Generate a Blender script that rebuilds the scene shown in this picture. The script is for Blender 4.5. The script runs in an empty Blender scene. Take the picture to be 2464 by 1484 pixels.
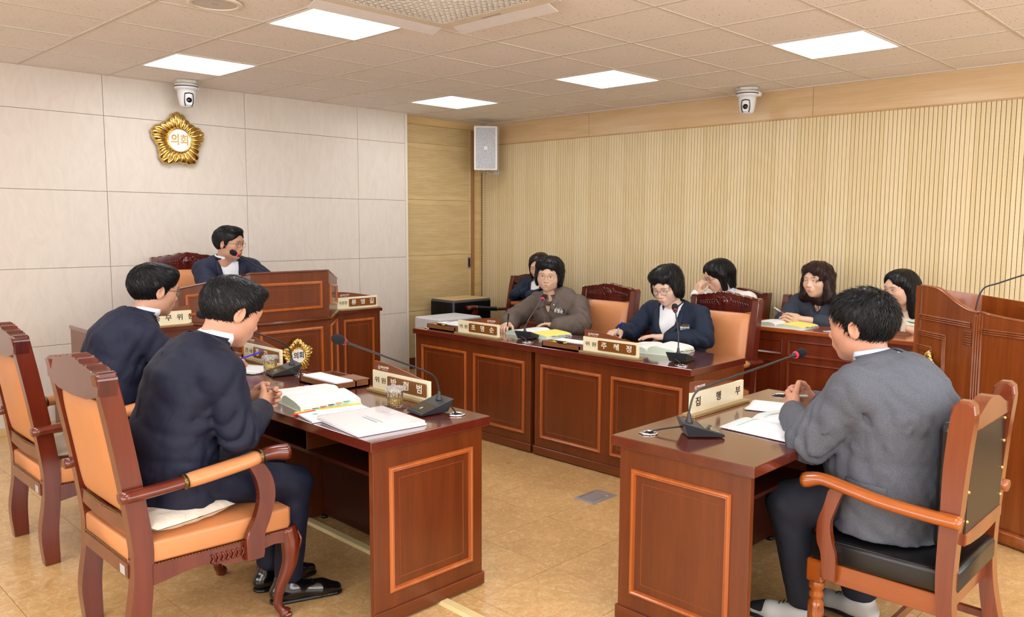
import bpy, bmesh, math, random
import numpy as np
from math import sin, cos, pi, radians, sqrt
from mathutils import Vector, Matrix, Euler, Quaternion

SC = bpy.context.scene
COL = SC.collection
random.seed(7); RNG = np.random.default_rng(7)

# ------------------------------------------------------------------ camera
CAM = np.array([-1.7476, -6.1315, 1.57])
yaw, pit, rol = 0.80444, -0.104495, 0.0061247
fwd = Vector((sin(yaw)*cos(pit), cos(yaw)*cos(pit), sin(pit)))
rt = Vector((cos(yaw), -sin(yaw), 0)); up = rt.cross(fwd)
rt2 = rt*cos(rol)+up*sin(rol); up2 = -rt*sin(rol)+up*cos(rol)
cd = bpy.data.cameras.new('camera'); cam = bpy.data.objects.new('camera', cd); COL.objects.link(cam)
m = Matrix.Identity(4)
for i in range(3):
    m[i][0] = rt2[i]; m[i][1] = up2[i]; m[i][2] = -fwd[i]; m[i][3] = CAM[i]
cam.matrix_world = m
cd.sensor_width = 36; cd.lens = 36*1955.0/2464; cd.shift_x = -(1272.6-1232)/2464; cd.clip_start = .05
SC.camera = cam
# ------------------------------------------------------------------ world, exposure
w = bpy.data.worlds.new('world'); SC.world = w; w.use_nodes = True
w.node_tree.nodes['Background'].inputs[0].default_value = (.9, .95, 1, 1)
w.node_tree.nodes['Background'].inputs[1].default_value = .4
SC.view_settings.view_transform = 'Standard'; SC.view_settings.look = 'None'
SC.view_settings.gamma = 1; SC.view_settings.use_curve_mapping = False
SC.view_settings.exposure = -0.14
PANEL_POWER = 14.5
def fill_light(loc, rot, sx, sy, power, col=(.93, .96, 1)):
    l = bpy.data.lights.new('fill_light', 'AREA'); l.shape = 'RECTANGLE'; l.size = sx; l.size_y = sy; l.energy = power; l.color = col
    o = bpy.data.objects.new('fill_light', l); COL.objects.link(o); o.location = loc; o.rotation_euler = rot
# fill lights added beside and behind the camera to lift ceiling and walls
fill_light((-4.15, -4.6, 1.65), (0, -pi/2, 0), 1.7, 5.2, 150)
fill_light((.3, -8.45, 1.65), (pi/2, 0, 0), 6.5, 1.7, 185)
HC = 2.678          # ceiling height
XR = 4.65           # right (slatted) wall
YB = 0.66           # back (cream) wall

# ------------------------------------------------------------------ materials
def lin(h):
    if isinstance(h, str):
        h = h.lstrip('#'); v = [int(h[i:i+2], 16)/255 for i in (0, 2, 4)]
        return tuple(x/12.92 if x <= .04045 else ((x+.055)/1.055)**2.4 for x in v)
    return h
class NT:
    def __init__(s, name):
        s.m = bpy.data.materials.new(name); s.m.use_nodes = True
        s.t = s.m.node_tree; s.n = s.t.nodes; s.b = s.n['Principled BSDF']; s.l = s.t.links
        s.tc = s.n.new('ShaderNodeTexCoord')
    def set(s, **k):
        for a, v in k.items():
            a = {'rough': 'Roughness', 'metal': 'Metallic', 'coat': 'Coat Weight', 'coatr': 'Coat Roughness', 'spec': 'Specular IOR Level',
                 'trans': 'Transmission Weight', 'ior': 'IOR', 'sheen': 'Sheen Weight', 'emit': 'Emission Strength', 'sss': 'Subsurface Weight', 'alpha': 'Alpha'}[a]
            s.b.inputs[a].default_value = v
        return s
    def map(s, scale=(1, 1, 1), coord='Object', rot=(0, 0, 0), loc=(0, 0, 0)):
        n = s.n.new('ShaderNodeMapping'); s.l.new(s.tc.outputs[coord], n.inputs[0])
        n.inputs['Scale'].default_value = scale; n.inputs['Rotation'].default_value = rot; n.inputs['Location'].default_value = loc
        return n.outputs[0]
    def noise(s, vec, scale=5, detail=4, rough=.55, dist=0):
        n = s.n.new('ShaderNodeTexNoise'); s.l.new(vec, n.inputs['Vector'])
        n.inputs['Scale'].default_value = scale; n.inputs['Detail'].default_value = detail
        n.inputs['Roughness'].default_value = rough; n.inputs['Distortion'].default_value = dist
        return n.outputs[0]
    def voro(s, vec, scale=50, out=0):
        n = s.n.new('ShaderNodeTexVoronoi'); s.l.new(vec, n.inputs['Vector']); n.inputs['Scale'].default_value = scale
        return n.outputs[out]
    def ramp(s, fac, stops):
        n = s.n.new('ShaderNodeValToRGB'); s.l.new(fac, n.inputs[0]); e = n.color_ramp.elements
        while len(e) < len(stops): e.new(.5)
        for el, (p, c) in zip(e, stops): el.position = p; el.color = (*lin(c), 1)
        return n.outputs[0]
    def mix(s, fac, a, b, mode='MIX'):
        n = s.n.new('ShaderNodeMix'); n.data_type = 'RGBA'; n.blend_type = mode
        for i, v in ((0, fac), (6, a), (7, b)):
            if isinstance(v, (int, float)): n.inputs[i].default_value = v
            elif isinstance(v, (tuple, str)): n.inputs[i].default_value = (*lin(v), 1)
            else: s.l.new(v, n.inputs[i])
        return n.outputs[2]
    def math(s, op, a, b=None, clamp=False):
        n = s.n.new('ShaderNodeMath'); n.operation = op; n.use_clamp = clamp
        for i, v in ((0, a), (1, b)):
            if v is None: continue
            if isinstance(v, (int, float)): n.inputs[i].default_value = v
            else: s.l.new(v, n.inputs[i])
        return n.outputs[0]
    def sep(s, vec):
        n = s.n.new('ShaderNodeSeparateXYZ'); s.l.new(vec, n.inputs[0]); return n.outputs
    def color(s, c):
        if isinstance(c, (tuple, str)): s.b.inputs['Base Color'].default_value = (*lin(c), 1)
        else: s.l.new(c, s.b.inputs['Base Color'])
        return s
    def bump(s, h, st=.2, dist=.002):
        n = s.n.new('ShaderNodeBump'); s.l.new(h, n.inputs['Height']); n.inputs['Strength'].default_value = st
        n.inputs['Distance'].default_value = dist; s.l.new(n.outputs[0], s.b.inputs['Normal']); return s
MC = {}
def plain(name, c, rough=.5, metal=0, var=.06, scale=20, bump=0, bs=200, **k):
    if name in MC: return MC[name]
    t = NT(name); c = lin(c); v = t.map()
    a = tuple(min(1, x*(1+var)) for x in c); b = tuple(x*(1-var) for x in c)
    t.color(t.mix(t.noise(v, scale, 3), b, a)); t.set(rough=rough, metal=metal, **k)
    if bump: t.bump(t.noise(v, bs, 2), bump, .001)
    MC[name] = t.m; return t.m
def wood(name, dark, mid, light, axis='z', rough=.28, scale=1.0, coat=.3, contrast=1.0, bump=.05):
    if name in MC: return MC[name]
    t = NT(name)
    lng, sh = .55*scale, 9.*scale
    sc = {'x': (lng, sh, sh), 'y': (sh, lng, sh), 'z': (sh, sh, lng)}[axis]
    v = t.map(sc)
    n1 = t.noise(v, 1.6, 5, .6, .8)
    sc2 = tuple(x*6 for x in sc); n2 = t.noise(t.map(sc2), 2.2, 3, .6)
    c1 = t.ramp(n1, [(.25, dark), (.5, mid), (.78, light)])
    fine = t.ramp(n2, [(.3, (.84,)*3), (.7, (1.08,)*3)])
    t.color(t.mix(.8*contrast, c1, fine, 'MULTIPLY'))
    t.set(rough=rough, coat=coat, coatr=.12)
    if bump: t.bump(n2, bump, .001)
    MC[name] = t.m; return t.m
def leather(name, c, rough=.38, bump=.12):
    if name in MC: return MC[name]
    t = NT(name); v = t.map(); c = lin(c)
    t.color(t.mix(t.noise(v, 7, 3), tuple(x*.88 for x in c), tuple(min(1, x*1.1) for x in c)))
    t.set(rough=rough, coat=.05); t.bump(t.voro(v, 420), bump, .0008)
    MC[name] = t.m; return t.m
def cloth(name, c, rough=.85, var=.12, scale=300, bump=.25, sheen=.0, fold=.0, fs=9):
    if name in MC: return MC[name]
    t = NT(name); v = t.map(); c = lin(c)
    n = t.noise(v, scale, 2)
    t.color(t.mix(t.ramp(n, [(.3, (0,)*3), (.7, (1,)*3)]), tuple(x*(1-var) for x in c), tuple(min(1, x*(1+var)) for x in c)))
    t.set(rough=rough, sheen=sheen, spec=.25)
    h = n
    if fold:
        f = t.noise(t.map((1, 1, .6)), fs, 3, .5, 1.2)
        h = t.math('ADD', t.math('MULTIPLY', n, .06), f)
        t.bump(h, fold, .02)
    else: t.bump(h, bump, .001)
    MC[name] = t.m; return t.m

# ------------------------------------------------------------------ mesh helpers
def np_mesh(name, V, F):
    """V (n,3), F list of index arrays (all same length) or ndarray."""
    me = bpy.data.meshes.new(name)
    V = np.asarray(V, np.float32); F = np.asarray(F, np.int32)
    k = F.shape[1]
    me.vertices.add(len(V)); me.vertices.foreach_set('co', V.ravel())
    me.loops.add(F.size); me.loops.foreach_set('vertex_index', F.ravel())
    me.polygons.add(len(F)); me.polygons.foreach_set('loop_start', np.arange(0, F.size, k, dtype=np.int32))
    me.update(calc_edges=True); me.validate()
    me.polygons.foreach_set('use_smooth', np.ones(len(F), bool))
    return me
def lk(name, data, parent=None, loc=None, rot=None, mat=None):
    o = bpy.data.objects.new(name, data); COL.objects.link(o)
    if parent is not None: o.parent = parent
    if loc is not None: o.location = loc
    if rot is not None: o.rotation_euler = rot
    if mat is not None and data is not None: data.materials.append(mat)
    return o
def tag(o, label=None, cat=None, group=None, kind=None):
    if label: o['label'] = label
    if cat: o['category'] = cat
    if group: o['group'] = group
    if kind: o['kind'] = kind
    return o
def thing(name, label, cat, loc=(0, 0, 0), rz=0, group=None, kind=None):
    return tag(lk(name, None, None, loc, (0, 0, rz)), label, cat, group, kind)
def dup(o, parent=None, loc=None, rz=None, label=None, group=None):
    c = o.copy(); COL.objects.link(c)
    if parent is not None: c.parent = parent
    for ch in o.children: dup(ch, c)
    if loc is not None: c.location = loc
    if rz is not None: c.rotation_euler = (0, 0, rz)
    if label: c['label'] = label
    if group: c['group'] = group
    return c
def lookM(a, b, upv=(0, 0, 1)):
    """matrix with z along a->b, origin a"""
    a = Vector(a); z = (Vector(b)-a).normalized(); u = Vector(upv)
    if abs(z.dot(u)) > .98: u = Vector((1, 0, 0))
    x = u.cross(z).normalized(); y = z.cross(x)
    M = Matrix((x, y, z)).transposed().to_4x4(); M.translation = a; return M
class G:
    def __init__(s): s.b = bmesh.new()
    def _add(s, t, M, smooth=False):
        if M is not None: t.transform(M)
        for f in t.faces: f.smooth = smooth
        me = bpy.data.meshes.new('t'); t.to_mesh(me); t.free(); s.b.from_mesh(me); bpy.data.meshes.remove(me); return s
    def box(s, c, d, bev=0, M=None, rot=None, seg=1, smooth=False):
        t = bmesh.new(); bmesh.ops.create_cube(t, size=1)
        bmesh.ops.scale(t, vec=d, verts=t.verts)
        if bev: bmesh.ops.bevel(t, geom=t.edges[:], offset=min(bev, min(d)*.49), segments=seg, affect='EDGES', profile=.5)
        m = Matrix.Translation(c)
        if rot is not None: m = m @ Euler(rot).to_matrix().to_4x4()
        if M is not None: m = M @ m
        return s._add(t, m, smooth)
    def bb(s, lo, hi, bev=0, M=None, **k):
        return s.box([(a+b)/2 for a, b in zip(lo, hi)], [abs(b-a) for a, b in zip(lo, hi)], bev, M, **k)
    def grid_cloud(s, V, F, M=None, smooth=True):
        t = bmesh.new(); vs = [t.verts.new(v) for v in V]
        for f in F:
            try: t.faces.new([vs[i] for i in f])
            except ValueError: pass
        return s._add(t, M, smooth)
    def lathe(s, prof, n=20, M=None, smooth=True, cap=True):
        V = []; F = []
        for r, z in prof:
            for i in range(n): a = 2*pi*i/n; V.append((r*cos(a), r*sin(a), z))
        for j in range(len(prof)-1):
            for i in range(n): F.append((j*n+i, j*n+(i+1) % n, (j+1)*n+(i+1) % n, (j+1)*n+i))
        if cap: F.append(tuple(range(n))[::-1]); F.append(tuple((len(prof)-1)*n+i for i in range(n)))
        return s.grid_cloud(V, F, M, smooth)
    def cyl(s, a, b, r, r2=None, n=16, M=None, smooth=True):
        m = lookM(a, b); L = (Vector(b)-Vector(a)).length
        if M is not None: m = M @ m
        return s.lathe([(r, 0), (r if r2 is None else r2, L)], n, m, smooth)
    def tube(s, P, R, n=10, M=None, flat=None, cap=True, closed=False, smooth=True):
        """sweep along P; R radius or list; flat=(normal, ratio) squash along normal"""
        P = [Vector(p) for p in P]; k = len(P)
        if not isinstance(R, (list, tuple)): R = [R]*k
        V = []; F = []; pu = None
        for i in range(k):
            if closed: d = (P[(i+1) % k]-P[i-1])
            else: d = (P[min(i+1, k-1)]-P[max(i-1, 0)])
            d.normalize()
            if flat is not None: u = Vector(flat[0]); u = (u-d*u.dot(d)).normalized()
            elif pu is None:
                u = Vector((0, 0, 1)) if abs(d.z) < .9 else Vector((1, 0, 0)); u = (u-d*u.dot(d)).normalized()
            else: u = (pu-d*pu.dot(d)).normalized()
            pu = u; v = d.cross(u); f = flat[1] if flat else 1
            r = R[i]; ru, rv = (r*f, r) if not isinstance(r, tuple) else r
            for j in range(n):
                a = 2*pi*j/n; V.append(P[i]+u*ru*cos(a)+v*rv*sin(a))
        for i in range(k if closed else k-1):
            for j in range(n):
                i2 = (i+1) % k
                F.append((i*n+j, i*n+(j+1) % n, i2*n+(j+1) % n, i2*n+j))
        if cap and not closed: F.append(tuple(range(n))[::-1]); F.append(tuple((k-1)*n+i for i in range(n)))
        return s.grid_cloud(V, F, M, smooth)
    def prism(s, pts, t0, t1, plane='xz', bev=0, M=None, seg=1, smooth=False):
        """extrude polygon pts (2d) between t0..t1 along the third axis"""
        def p3(p, t): return {'xz': (p[0], t, p[1]), 'xy': (p[0], p[1], t), 'yz': (t, p[0], p[1])}[plane]
        t = bmesh.new(); a = [t.verts.new(p3(p, t0)) for p in pts]; b = [t.verts.new(p3(p, t1)) for p in pts]
        fa = t.faces.new(a[::-1]); fb = t.faces.new(b); n = len(pts)
        for i in range(n): t.faces.new((a[i], a[(i+1) % n], b[(i+1) % n], b[i]))
        if bev:
            e = list(set(fa.edges[:]+fb.edges[:]))
            bmesh.ops.bevel(t, geom=e, offset=bev, segments=seg, affect='EDGES', profile=.5)
        bmesh.ops.recalc_face_normals(t, faces=t.faces[:])
        bmesh.ops.triangulate(t, faces=[f for f in t.faces if len(f.verts) > 4])
        return s._add(t, M, smooth)
    def frame(s, w, h, prof, M=None):
        """closed mitred moulding of outer size w,h in local xy plane, prof [(inset,height)]"""
        V = []; F = []; k = len(prof)
        for d, z in prof:
            for sx, sy in ((-1, -1), (1, -1), (1, 1), (-1, 1)): V.append((sx*(w/2-d), sy*(h/2-d), z))
        for j in range(k-1):
            for i in range(4): F.append((j*4+i, j*4+(i+1) % 4, (j+1)*4+(i+1) % 4, (j+1)*4+i))
        return s.grid_cloud(V, F, M, False)
    def done(s, name, mat, parent=None, loc=None, rot=None, recalc=False, sub=0):
        if recalc: bmesh.ops.recalc_face_normals(s.b, faces=s.b.faces[:])
        me = bpy.data.meshes.new(name); s.b.to_mesh(me); s.b.free()
        o = lk(name, me, parent, loc, rot, mat)
        if sub:
            md = o.modifiers.new('s', 'SUBSURF'); md.levels = sub; md.render_levels = sub
        return o
def text_mesh(txt, size=.1, bold=0, ext=.0005, align='CENTER', space=1.0):
    cu = bpy.data.curves.new('t', 'FONT'); cu.body = txt; cu.size = size; cu.offset = bold; cu.extrude = ext
    cu.align_x = align; cu.align_y = 'CENTER'; cu.space_character = space; cu.resolution_u = 3
    o = bpy.data.objects.new('t', cu); COL.objects.link(o)
    dg = bpy.context.evaluated_depsgraph_get(); me = bpy.data.meshes.new_from_object(o.evaluated_get(dg))
    bpy.data.objects.remove(o); bpy.data.curves.remove(cu); return me
def text(txt, size, mat, parent, M, bold=0, ext=.0005, name='lettering', wide=None, space=1.0, align='CENTER'):
    me = text_mesh(txt, size, bold, ext, align, space)
    if wide and len(me.vertices):
        xs = [v.co.x for v in me.vertices]; f = wide/(max(xs)-min(xs)); c = (max(xs)+min(xs))/2
        for v in me.vertices: v.co.x = (v.co.x-c)*f
    me.transform(M); return lk(name, me, parent, mat=mat)
def basis(x, y, z, o):
    M = Matrix((x, y, z)).transposed().to_4x4(); M.translation = o; return M
def smooth_path(P, n=6):
    """Catmull-Rom"""
    P = [Vector(p) for p in P]; Q = [P[0]*2-P[1]]+P+[P[-1]*2-P[-2]]; out = []
    for i in range(1, len(Q)-2):
        for j in range(n):
            t = j/n; a, b, c, d = Q[i-1:i+3]
            out.append(.5*((2*b)+(c-a)*t+(2*a-5*b+4*c-d)*t*t+(3*b-a-3*c+d)*t**3))
    out.append(P[-1]); return out
def sm2(P, n=6): return [(p[0], p[1]) for p in smooth_path([(a, b, 0) for a, b in P], n)]
# ================================================================== SETTING
m_cream = None
def cream_mat():
    t = NT('cream_wall_panel'); v = t.map((1, 1, .35))
    n = t.noise(v, 9, 5, .6, 2.5)
    t.color(t.mix(t.ramp(n, [(.35, (0,)*3), (.62, (1,)*3)]), '#d6ccc0', '#dcd2c7')); t.set(rough=.5)
    t.bump(t.noise(t.map((1, 1, .25)), 60, 3, .6, 3), .05, .002); return t.m
m_cream = cream_mat()
m_cream_plain = plain('cream_paint', '#ded4c6', .6)
m_gap = plain('dark_joint', '#8f867c', .8)
def tile_mat():
    t = NT('mineral_fibre_tile'); v = t.map((1, 1, 1))
    base = t.mix(t.noise(v, 3, 2), '#f0e9e2', '#f5efe9')
    f = t.noise(t.map((1.0, 3.2, 1), rot=(0, 0, .2)), 48, 2, .5, 1.0)
    spots = t.ramp(f, [(.0, (1,)*3), (.315, (1,)*3), (.335, (0,)*3)])
    f2 = t.voro(t.map((1, 1.6, 1), loc=(3, 1, 0)), 38)
    sp2 = t.ramp(f2, [(.0, (1,)*3), (.05, (1,)*3), (.09, (0,)*3)])
    k = t.math('MAXIMUM', spots, t.math('MULTIPLY', sp2, .8))
    t.color(t.mix(k, base, '#a8988a')); t.set(rough=.9, spec=.1); t.bump(k, -.3, .002); return t.m
m_tile = tile_mat()
m_tbar = plain('ceiling_bar_paint', '#d6ccbe', .6)
m_lamp = NT('lit_led_panel'); m_lamp.b.inputs['Emission Color'].default_value = (.93, .965, 1, 1)
m_lamp.set(emit=PANEL_POWER); m_lamp.color((.9, .9, .9)); m_lamp = m_lamp.m
m_whitemetal = plain('white_metal', '#e6e2dc', .4)
m_whiteplastic = plain('white_plastic', '#e4e4e6', .35)
m_black = plain('black_plastic', '#111113', .35)
m_blackmat = plain('black_matte', '#0b0b0d', .8)

# ---- ceiling: slab, 600 mm tiles, bars, lamps
GX = [round(-4.2+.6*i, 3) for i in range(15)]; GY = [round(.6-.6*j, 3) for j in range(16)]   # grid lines
ceil_ = G().bb((-4.3, -8.5, HC+.06), (XR+.25, YB+.3, HC+.16)).done('ceiling', m_cream_plain); tag(ceil_, kind='structure')
lamps = {(x, y) for x in (-1.8, .6, 3.0) for y in (0., -1.8, -3.6, -5.4, -7.2)}   # lower-x, upper-y corner of the lit modules
tm = G().box((0, 0, 0), (.588, .588, .014), .003).done('ceiling_tile', m_tile, ceil_)
first = True
ACX, ACY = (.42, 1.33), (-3.42, -2.5)
XS = GX[:]; 
for i, x in enumerate(GX):
    x1 = min(x+.6, XR)
    for y in GY:
        if (x, round(y, 2)) in lamps: continue
        cx, cy = (x+x1)/2, y-.3
        if ACX[0]+.05 < cx < ACX[1]-.05 and ACY[0]+.05 < cy < ACY[1]-.05: continue
        if y-.6 < -8.5: continue
        o = tm if first else tm.copy()
        if not first: COL.objects.link(o)
        first = False
        o.location = (cx, cy, HC+.011+random.uniform(-.0015, .0015)); o.scale = ((x1-x)/.6, 1, 1); o.rotation_euler = (0, 0, 0)
for x in GX[1:]: G().bb((x-.011, -8.5, HC), (x+.011, YB, HC+.02), .002).done('ceiling_bar', m_tbar, ceil_)
for y in GY: G().bb((-4.2, y-.009, HC+.0005), (XR, y+.009, HC+.0185), .002).done('ceiling_bar', m_tbar, ceil_)
G().bb((-4.2, .611, HC+.001), (XR, .82, HC+.02)).done('ceiling_edge_tile', m_tile, ceil_)
G().bb((XR-.018, -8.5, HC-.004), (XR, .8, HC+.02)).done('ceiling_edge_bar', m_tbar, ceil_)
LAMPLAB = {(.6, 0.): 'square lit LED ceiling panel beside the ceiling camera over the gold wall crest',
 (.6, -1.8): 'largest lit LED ceiling panel in view, touching the air conditioner flap',
 (3.0, 0.): 'smallest lit LED ceiling panel, nearest the white wall speaker',
 (3.0, -1.8): 'lit LED ceiling panel at mid ceiling between the smallest one and the slatted wall camera',
 (3.0, -3.6): 'lit LED ceiling panel above the lectern side, just up from the slatted wall camera'}
for (x, y) in sorted(lamps):
    lab = LAMPLAB.get((x, y), 'lit LED ceiling panel outside the view behind the camera')
    t = thing('ceiling_light', lab, 'ceiling light', (x+.3, y-.3, HC), 0, 'square LED ceiling panels')
    G().frame(.6, .6, [(0.008, .012), (.008, -.004), (.02, -.004), (.022, .006)]).done('frame', m_whitemetal, t)
    G().box((0, 0, .006), (.557, .557, .006)).done('diffuser', m_lamp, t)

# ---- back wall: cream panels
wb = G().bb((-4.3, YB+.006, 0), (3.46, YB+.14, HC)).done('wall_back', m_gap); tag(wb, kind='structure')
xe = [-4.2, -2.9, -1.741, -.586, .569, 1.724, 2.886, 3.46]; ze = [.05, .632, 1.213, 1.796, 2.375, HC+.01]
for a, b in zip(xe, xe[1:]):
    for c, d in zip(ze, ze[1:]):
        G().bb((a+.0017, YB, c+.0017), (b-.0017, YB+.012, d-.0017), .001).done('wall_panel', m_cream, wb)
m_pale_y = wood('pale_wood_strip', '#c9a468', '#d8b87e', '#e2c690', 'x', .45, 1, 0, .4)
tag(G().bb((-4.3, YB-.008, 0), (3.46, YB+.01, .05), .002).done('baseboard_back', m_pale_y), kind='structure')
tag(G().bb((3.46, YB-.006, 0), (3.488, .80, HC), .002).done('trim_1', m_cream_plain), kind='structure')

# ---- sliding perforated door beside the corner
def perf_mat():
    t = NT('perforated_pale_wood'); v = t.map()
    base = t.mix(.5, t.ramp(t.noise(t.map((.8, 1, 9)), 3, 4, .6, .4), [(.3, '#cdb07a'), (.7, '#dcc494')]), t.ramp(t.noise(t.map((2, 1, 60)), 3, 2), [(.3, (.85,)*3), (.7, (1.05,)*3)]), 'MULTIPLY')
    x, y, z = t.sep(v)
    def cell(c):
        f = t.math('FRACT', t.math('DIVIDE', c, .0165)); d = t.math('SUBTRACT', f, .5); return t.math('MULTIPLY', d, d)
    r = t.math('ADD', cell(x), cell(z)); hole = t.math('LESS_THAN', r, .038)
    inz = t.math('LESS_THAN', t.math('ABSOLUTE', z), .255); inx = t.math('LESS_THAN', t.math('ABSOLUTE', x), .455)
    k = t.math('MULTIPLY', hole, t.math('MULTIPLY', inz, inx))
    t.color(t.mix(k, base, '#6b4a22')); t.set(rough=.5); t.bump(k, -.4, .004); return t.m
m_perf = perf_mat()
dr = G().bb((3.488, .806, 0), (XR+.2, .9, HC)).done('door_1', m_pale_y); tag(dr, kind='structure')
for c in (.32, .918, 1.515, 2.112):
    G().box((0, 0, 0), (.992, .016, .594), .0015).done('door_panel', m_perf, dr, (3.99, .798, c))
G().box((0, 0, 0), (.992, .016, .19), .0015).done('door_panel', m_perf, dr, (3.99, .798, 2.505))
G().bb((3.488, .78, 2.60), (XR, .81, HC)).done('door_header', m_pale_y, dr)
G().bb((3.488, .775, 0), (4.52, .81, .12), .002).done('door_kickboard', wood('brown_base', '#5a2c16', '#713a1d', '#834826', 'x'), dr)
G().bb((4.487, .775, .12), (4.525, .81, 2.6), .002).done('door_stile', wood('door_edge', '#8a5a30', '#9d6c3c', '#ad7c49', 'z'), dr)
m_steel = plain('brushed_metal', '#a8a4a0', .35, .9)
g = G().frame(.045, .13, [(0, 0), (0, .004), (.009, .004), (.009, -.01)], basis((1, 0, 0), (0, 0, 1), (0, -1, 0), (4.455, .79, 1.12))); hd = g.done('door_handle', m_steel, dr)
G().bb((4.445, .785, 1.07), (4.465, .792, 1.17)).done('handle_recess', m_blackmat, hd)

# ---- right wall: slats, fascia
m_groove = None
def groove_mat():
    t = NT('slat_groove'); v = t.map(); x, y, z = t.sep(v)
    f = t.math('LESS_THAN', t.math('FRACT', t.math('DIVIDE', z, .028)), .6)
    t.color(t.mix(f, '#a58c62', '#2a2420')); t.set(rough=.8); return t.m
m_groove = groove_mat()
wr = G().bb((XR+.012, -8.5, 0), (XR+.2, .9, HC)).done('wall_right', m_groove); tag(wr, kind='structure')
slat_mats = [wood('pale_slat_%s' % k, a, b, c, 'z', .45, 1, .05, .4, .02) for k, a, b, c in
             (('a', '#d3bb8b', '#dac598', '#e0cda4'), ('b', '#d7c091', '#deca9f', '#e4d3ac'), ('c', '#cfb684', '#d7c192', '#deca9f'))]
pitch = 1.17/37
sm = []
for k in range(3): sm.append(G().bb((0, 0, 0), (.013, pitch-.0038, 2.335), .0015).done('slat', slat_mats[k], wr))
used = [False]*3; n = 0
y = -3.14+4*1.17-.82
y = .8-.004
cnt = 0
yj = -3.14
k0 = int(round((.8-yj)/pitch))
for i in range(k0, -130, -1):
    yy = yj+i*pitch
    if yy+pitch > .79: continue
    cnt += 1
    k = [0, 1, 0, 2, 1, 0, 1, 2][(i*5 + i//7) % 8]
    o = sm[k] if not used[k] else sm[k].copy()
    if used[k]: COL.objects.link(o)
    used[k] = True; o.location = (XR, yy+.0019, .10)
m_fascia = wood('pale_fascia', '#c8a676', '#d2b286', '#dabd95', 'y', .4, .8, .1, .5)
ys = [.8, -.80, -3.14, -5.48, -8.5]
for a, b in zip(ys, ys[1:]): G().bb((XR-.006, b+.0015, 2.445), (XR+.013, a-.0015, HC), .001).done('fascia_panel', m_fascia, wr)
G().bb((XR-.008, -8.5, 2.434), (XR+.013, .8, 2.4445), .001).done('fascia_trim', wood('slat_trim', '#b58a55', '#c39a64', '#cda672', 'y', .4), wr)
m_joint = plain('slat_joint', '#a87b4a', .6)
for j in (.37, -.80, -1.97, -3.14, -4.31, -5.48, -6.65): G().bb((XR+.002, j-.003, .1), (XR+.0125, j+.003, 2.435)).done('slat_joint_strip', m_joint, wr)
tag(G().bb((XR-.012, -8.5, 0), (XR+.01, .78, .10), .002).done('baseboard_right', MC['brown_base']), kind='structure')
tag(G().bb((-4.4, -8.5, 0), (-4.2, YB+.3, HC)).done('wall_left', m_cream_plain), kind='structure')
tag(G().bb((-4.4, -8.7, 0), (XR+.2, -8.5, HC)).done('wall_front', m_cream_plain), kind='structure')

m_blind = NT('pale_added_blind'); m_blind.color('#e8edf2'); m_blind.set(rough=.8); m_blind = m_blind.m  # unseen windows and blinds, added only to go with the fill lights
for k, (x0, x1) in enumerate(((-3.0, -.85), (-.75, 1.4), (1.5, 3.65))):
    wn = G().frame(x1-x0, 1.8, [(0, 0), (0, .03), (.05, .03), (.05, 0)], basis((-1, 0, 0), (0, 0, 1), (0, 1, 0), ((x0+x1)/2, -8.5, 1.65))).done('added_window_%d' % (k+1), m_whitemetal); tag(wn, kind='structure')
    G().bb((x0+.04, -8.498, .78), (x1-.04, -8.488, 2.52)).done('added_blind', m_blind, wn)
for k, (y0, y1) in enumerate(((-7.2, -4.65), (-4.55, -2.0))):
    wn = G().frame(y1-y0, 1.8, [(0, 0), (0, .03), (.05, .03), (.05, 0)], basis((0, 1, 0), (0, 0, 1), (1, 0, 0), (-4.2, (y0+y1)/2, 1.65))).done('added_window_%d' % (k+4), m_whitemetal); tag(wn, kind='structure')
    G().bb((-4.198, y0+.04, .78), (-4.188, y1-.04, 2.52)).done('added_blind', m_blind, wn)

# ---- floor
def floor_mat():
    t = NT('cork_pattern_vinyl'); v = t.map((1, 1, 1), loc=(0, 0, 0))
    # world-like coordinates: tiles share one mesh, so drive the pattern with object location
    oi = t.n.new('ShaderNodeObjectInfo'); ad = t.n.new('ShaderNodeVectorMath'); ad.operation = 'ADD'
    sc = t.n.new('ShaderNodeVectorMath'); sc.operation = 'SCALE'; t.l.new(oi.outputs['Location'], sc.inputs[0]); sc.inputs['Scale'].default_value = 1.7
    t.l.new(v, ad.inputs[0]); t.l.new(sc.outputs[0], ad.inputs[1]); P = ad.outputs[0]
    big = t.noise(P, 5, 4, .6, .6); mid = t.noise(P, 26, 5, .75, 1.2)
    mp = t.n.new('ShaderNodeMapping'); t.l.new(P, mp.inputs[0]); mp.inputs['Scale'].default_value = (1, 2.4, 1)
    fine = t.noise(mp.outputs[0], 95, 3, .7)
    c = t.ramp(mid, [(.25, '#b08450'), (.42, '#c39a64'), (.55, '#cfaa76'), (.75, '#dcc094')])
    c = t.mix(.65, c, t.ramp(big, [(.3, (.84, .82, .78)), (.7, (1.1, 1.1, 1.1))]), 'MULTIPLY')
    c = t.mix(t.ramp(fine, [(.28, (1,)*3), (.38, (0,)*3)]), c, '#94683a')
    t.color(c); t.set(rough=.22, coat=.15, spec=.45)
    t.l.new(t.ramp(mid, [(.3, (.30,)*3), (.7, (.17,)*3)]), t.b.inputs['Roughness'])
    t.bump(t.math('ADD', t.noise(P, 40, 3), t.math('MULTIPLY', fine, .5)), .07, .004); return t.m
m_floor = floor_mat()
fl = G().bb((-4.4, -8.7, -.1), (XR+.2, .9, -.004)).done('floor', plain('floor_joint', '#5d3f22', .6)); tag(fl, kind='structure')
ft = G().box((0, 0, -.002), (.4535, .4535, .004)).done('floor_tile', m_floor, fl)
T = .4555; first = True; cnt = 0
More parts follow.
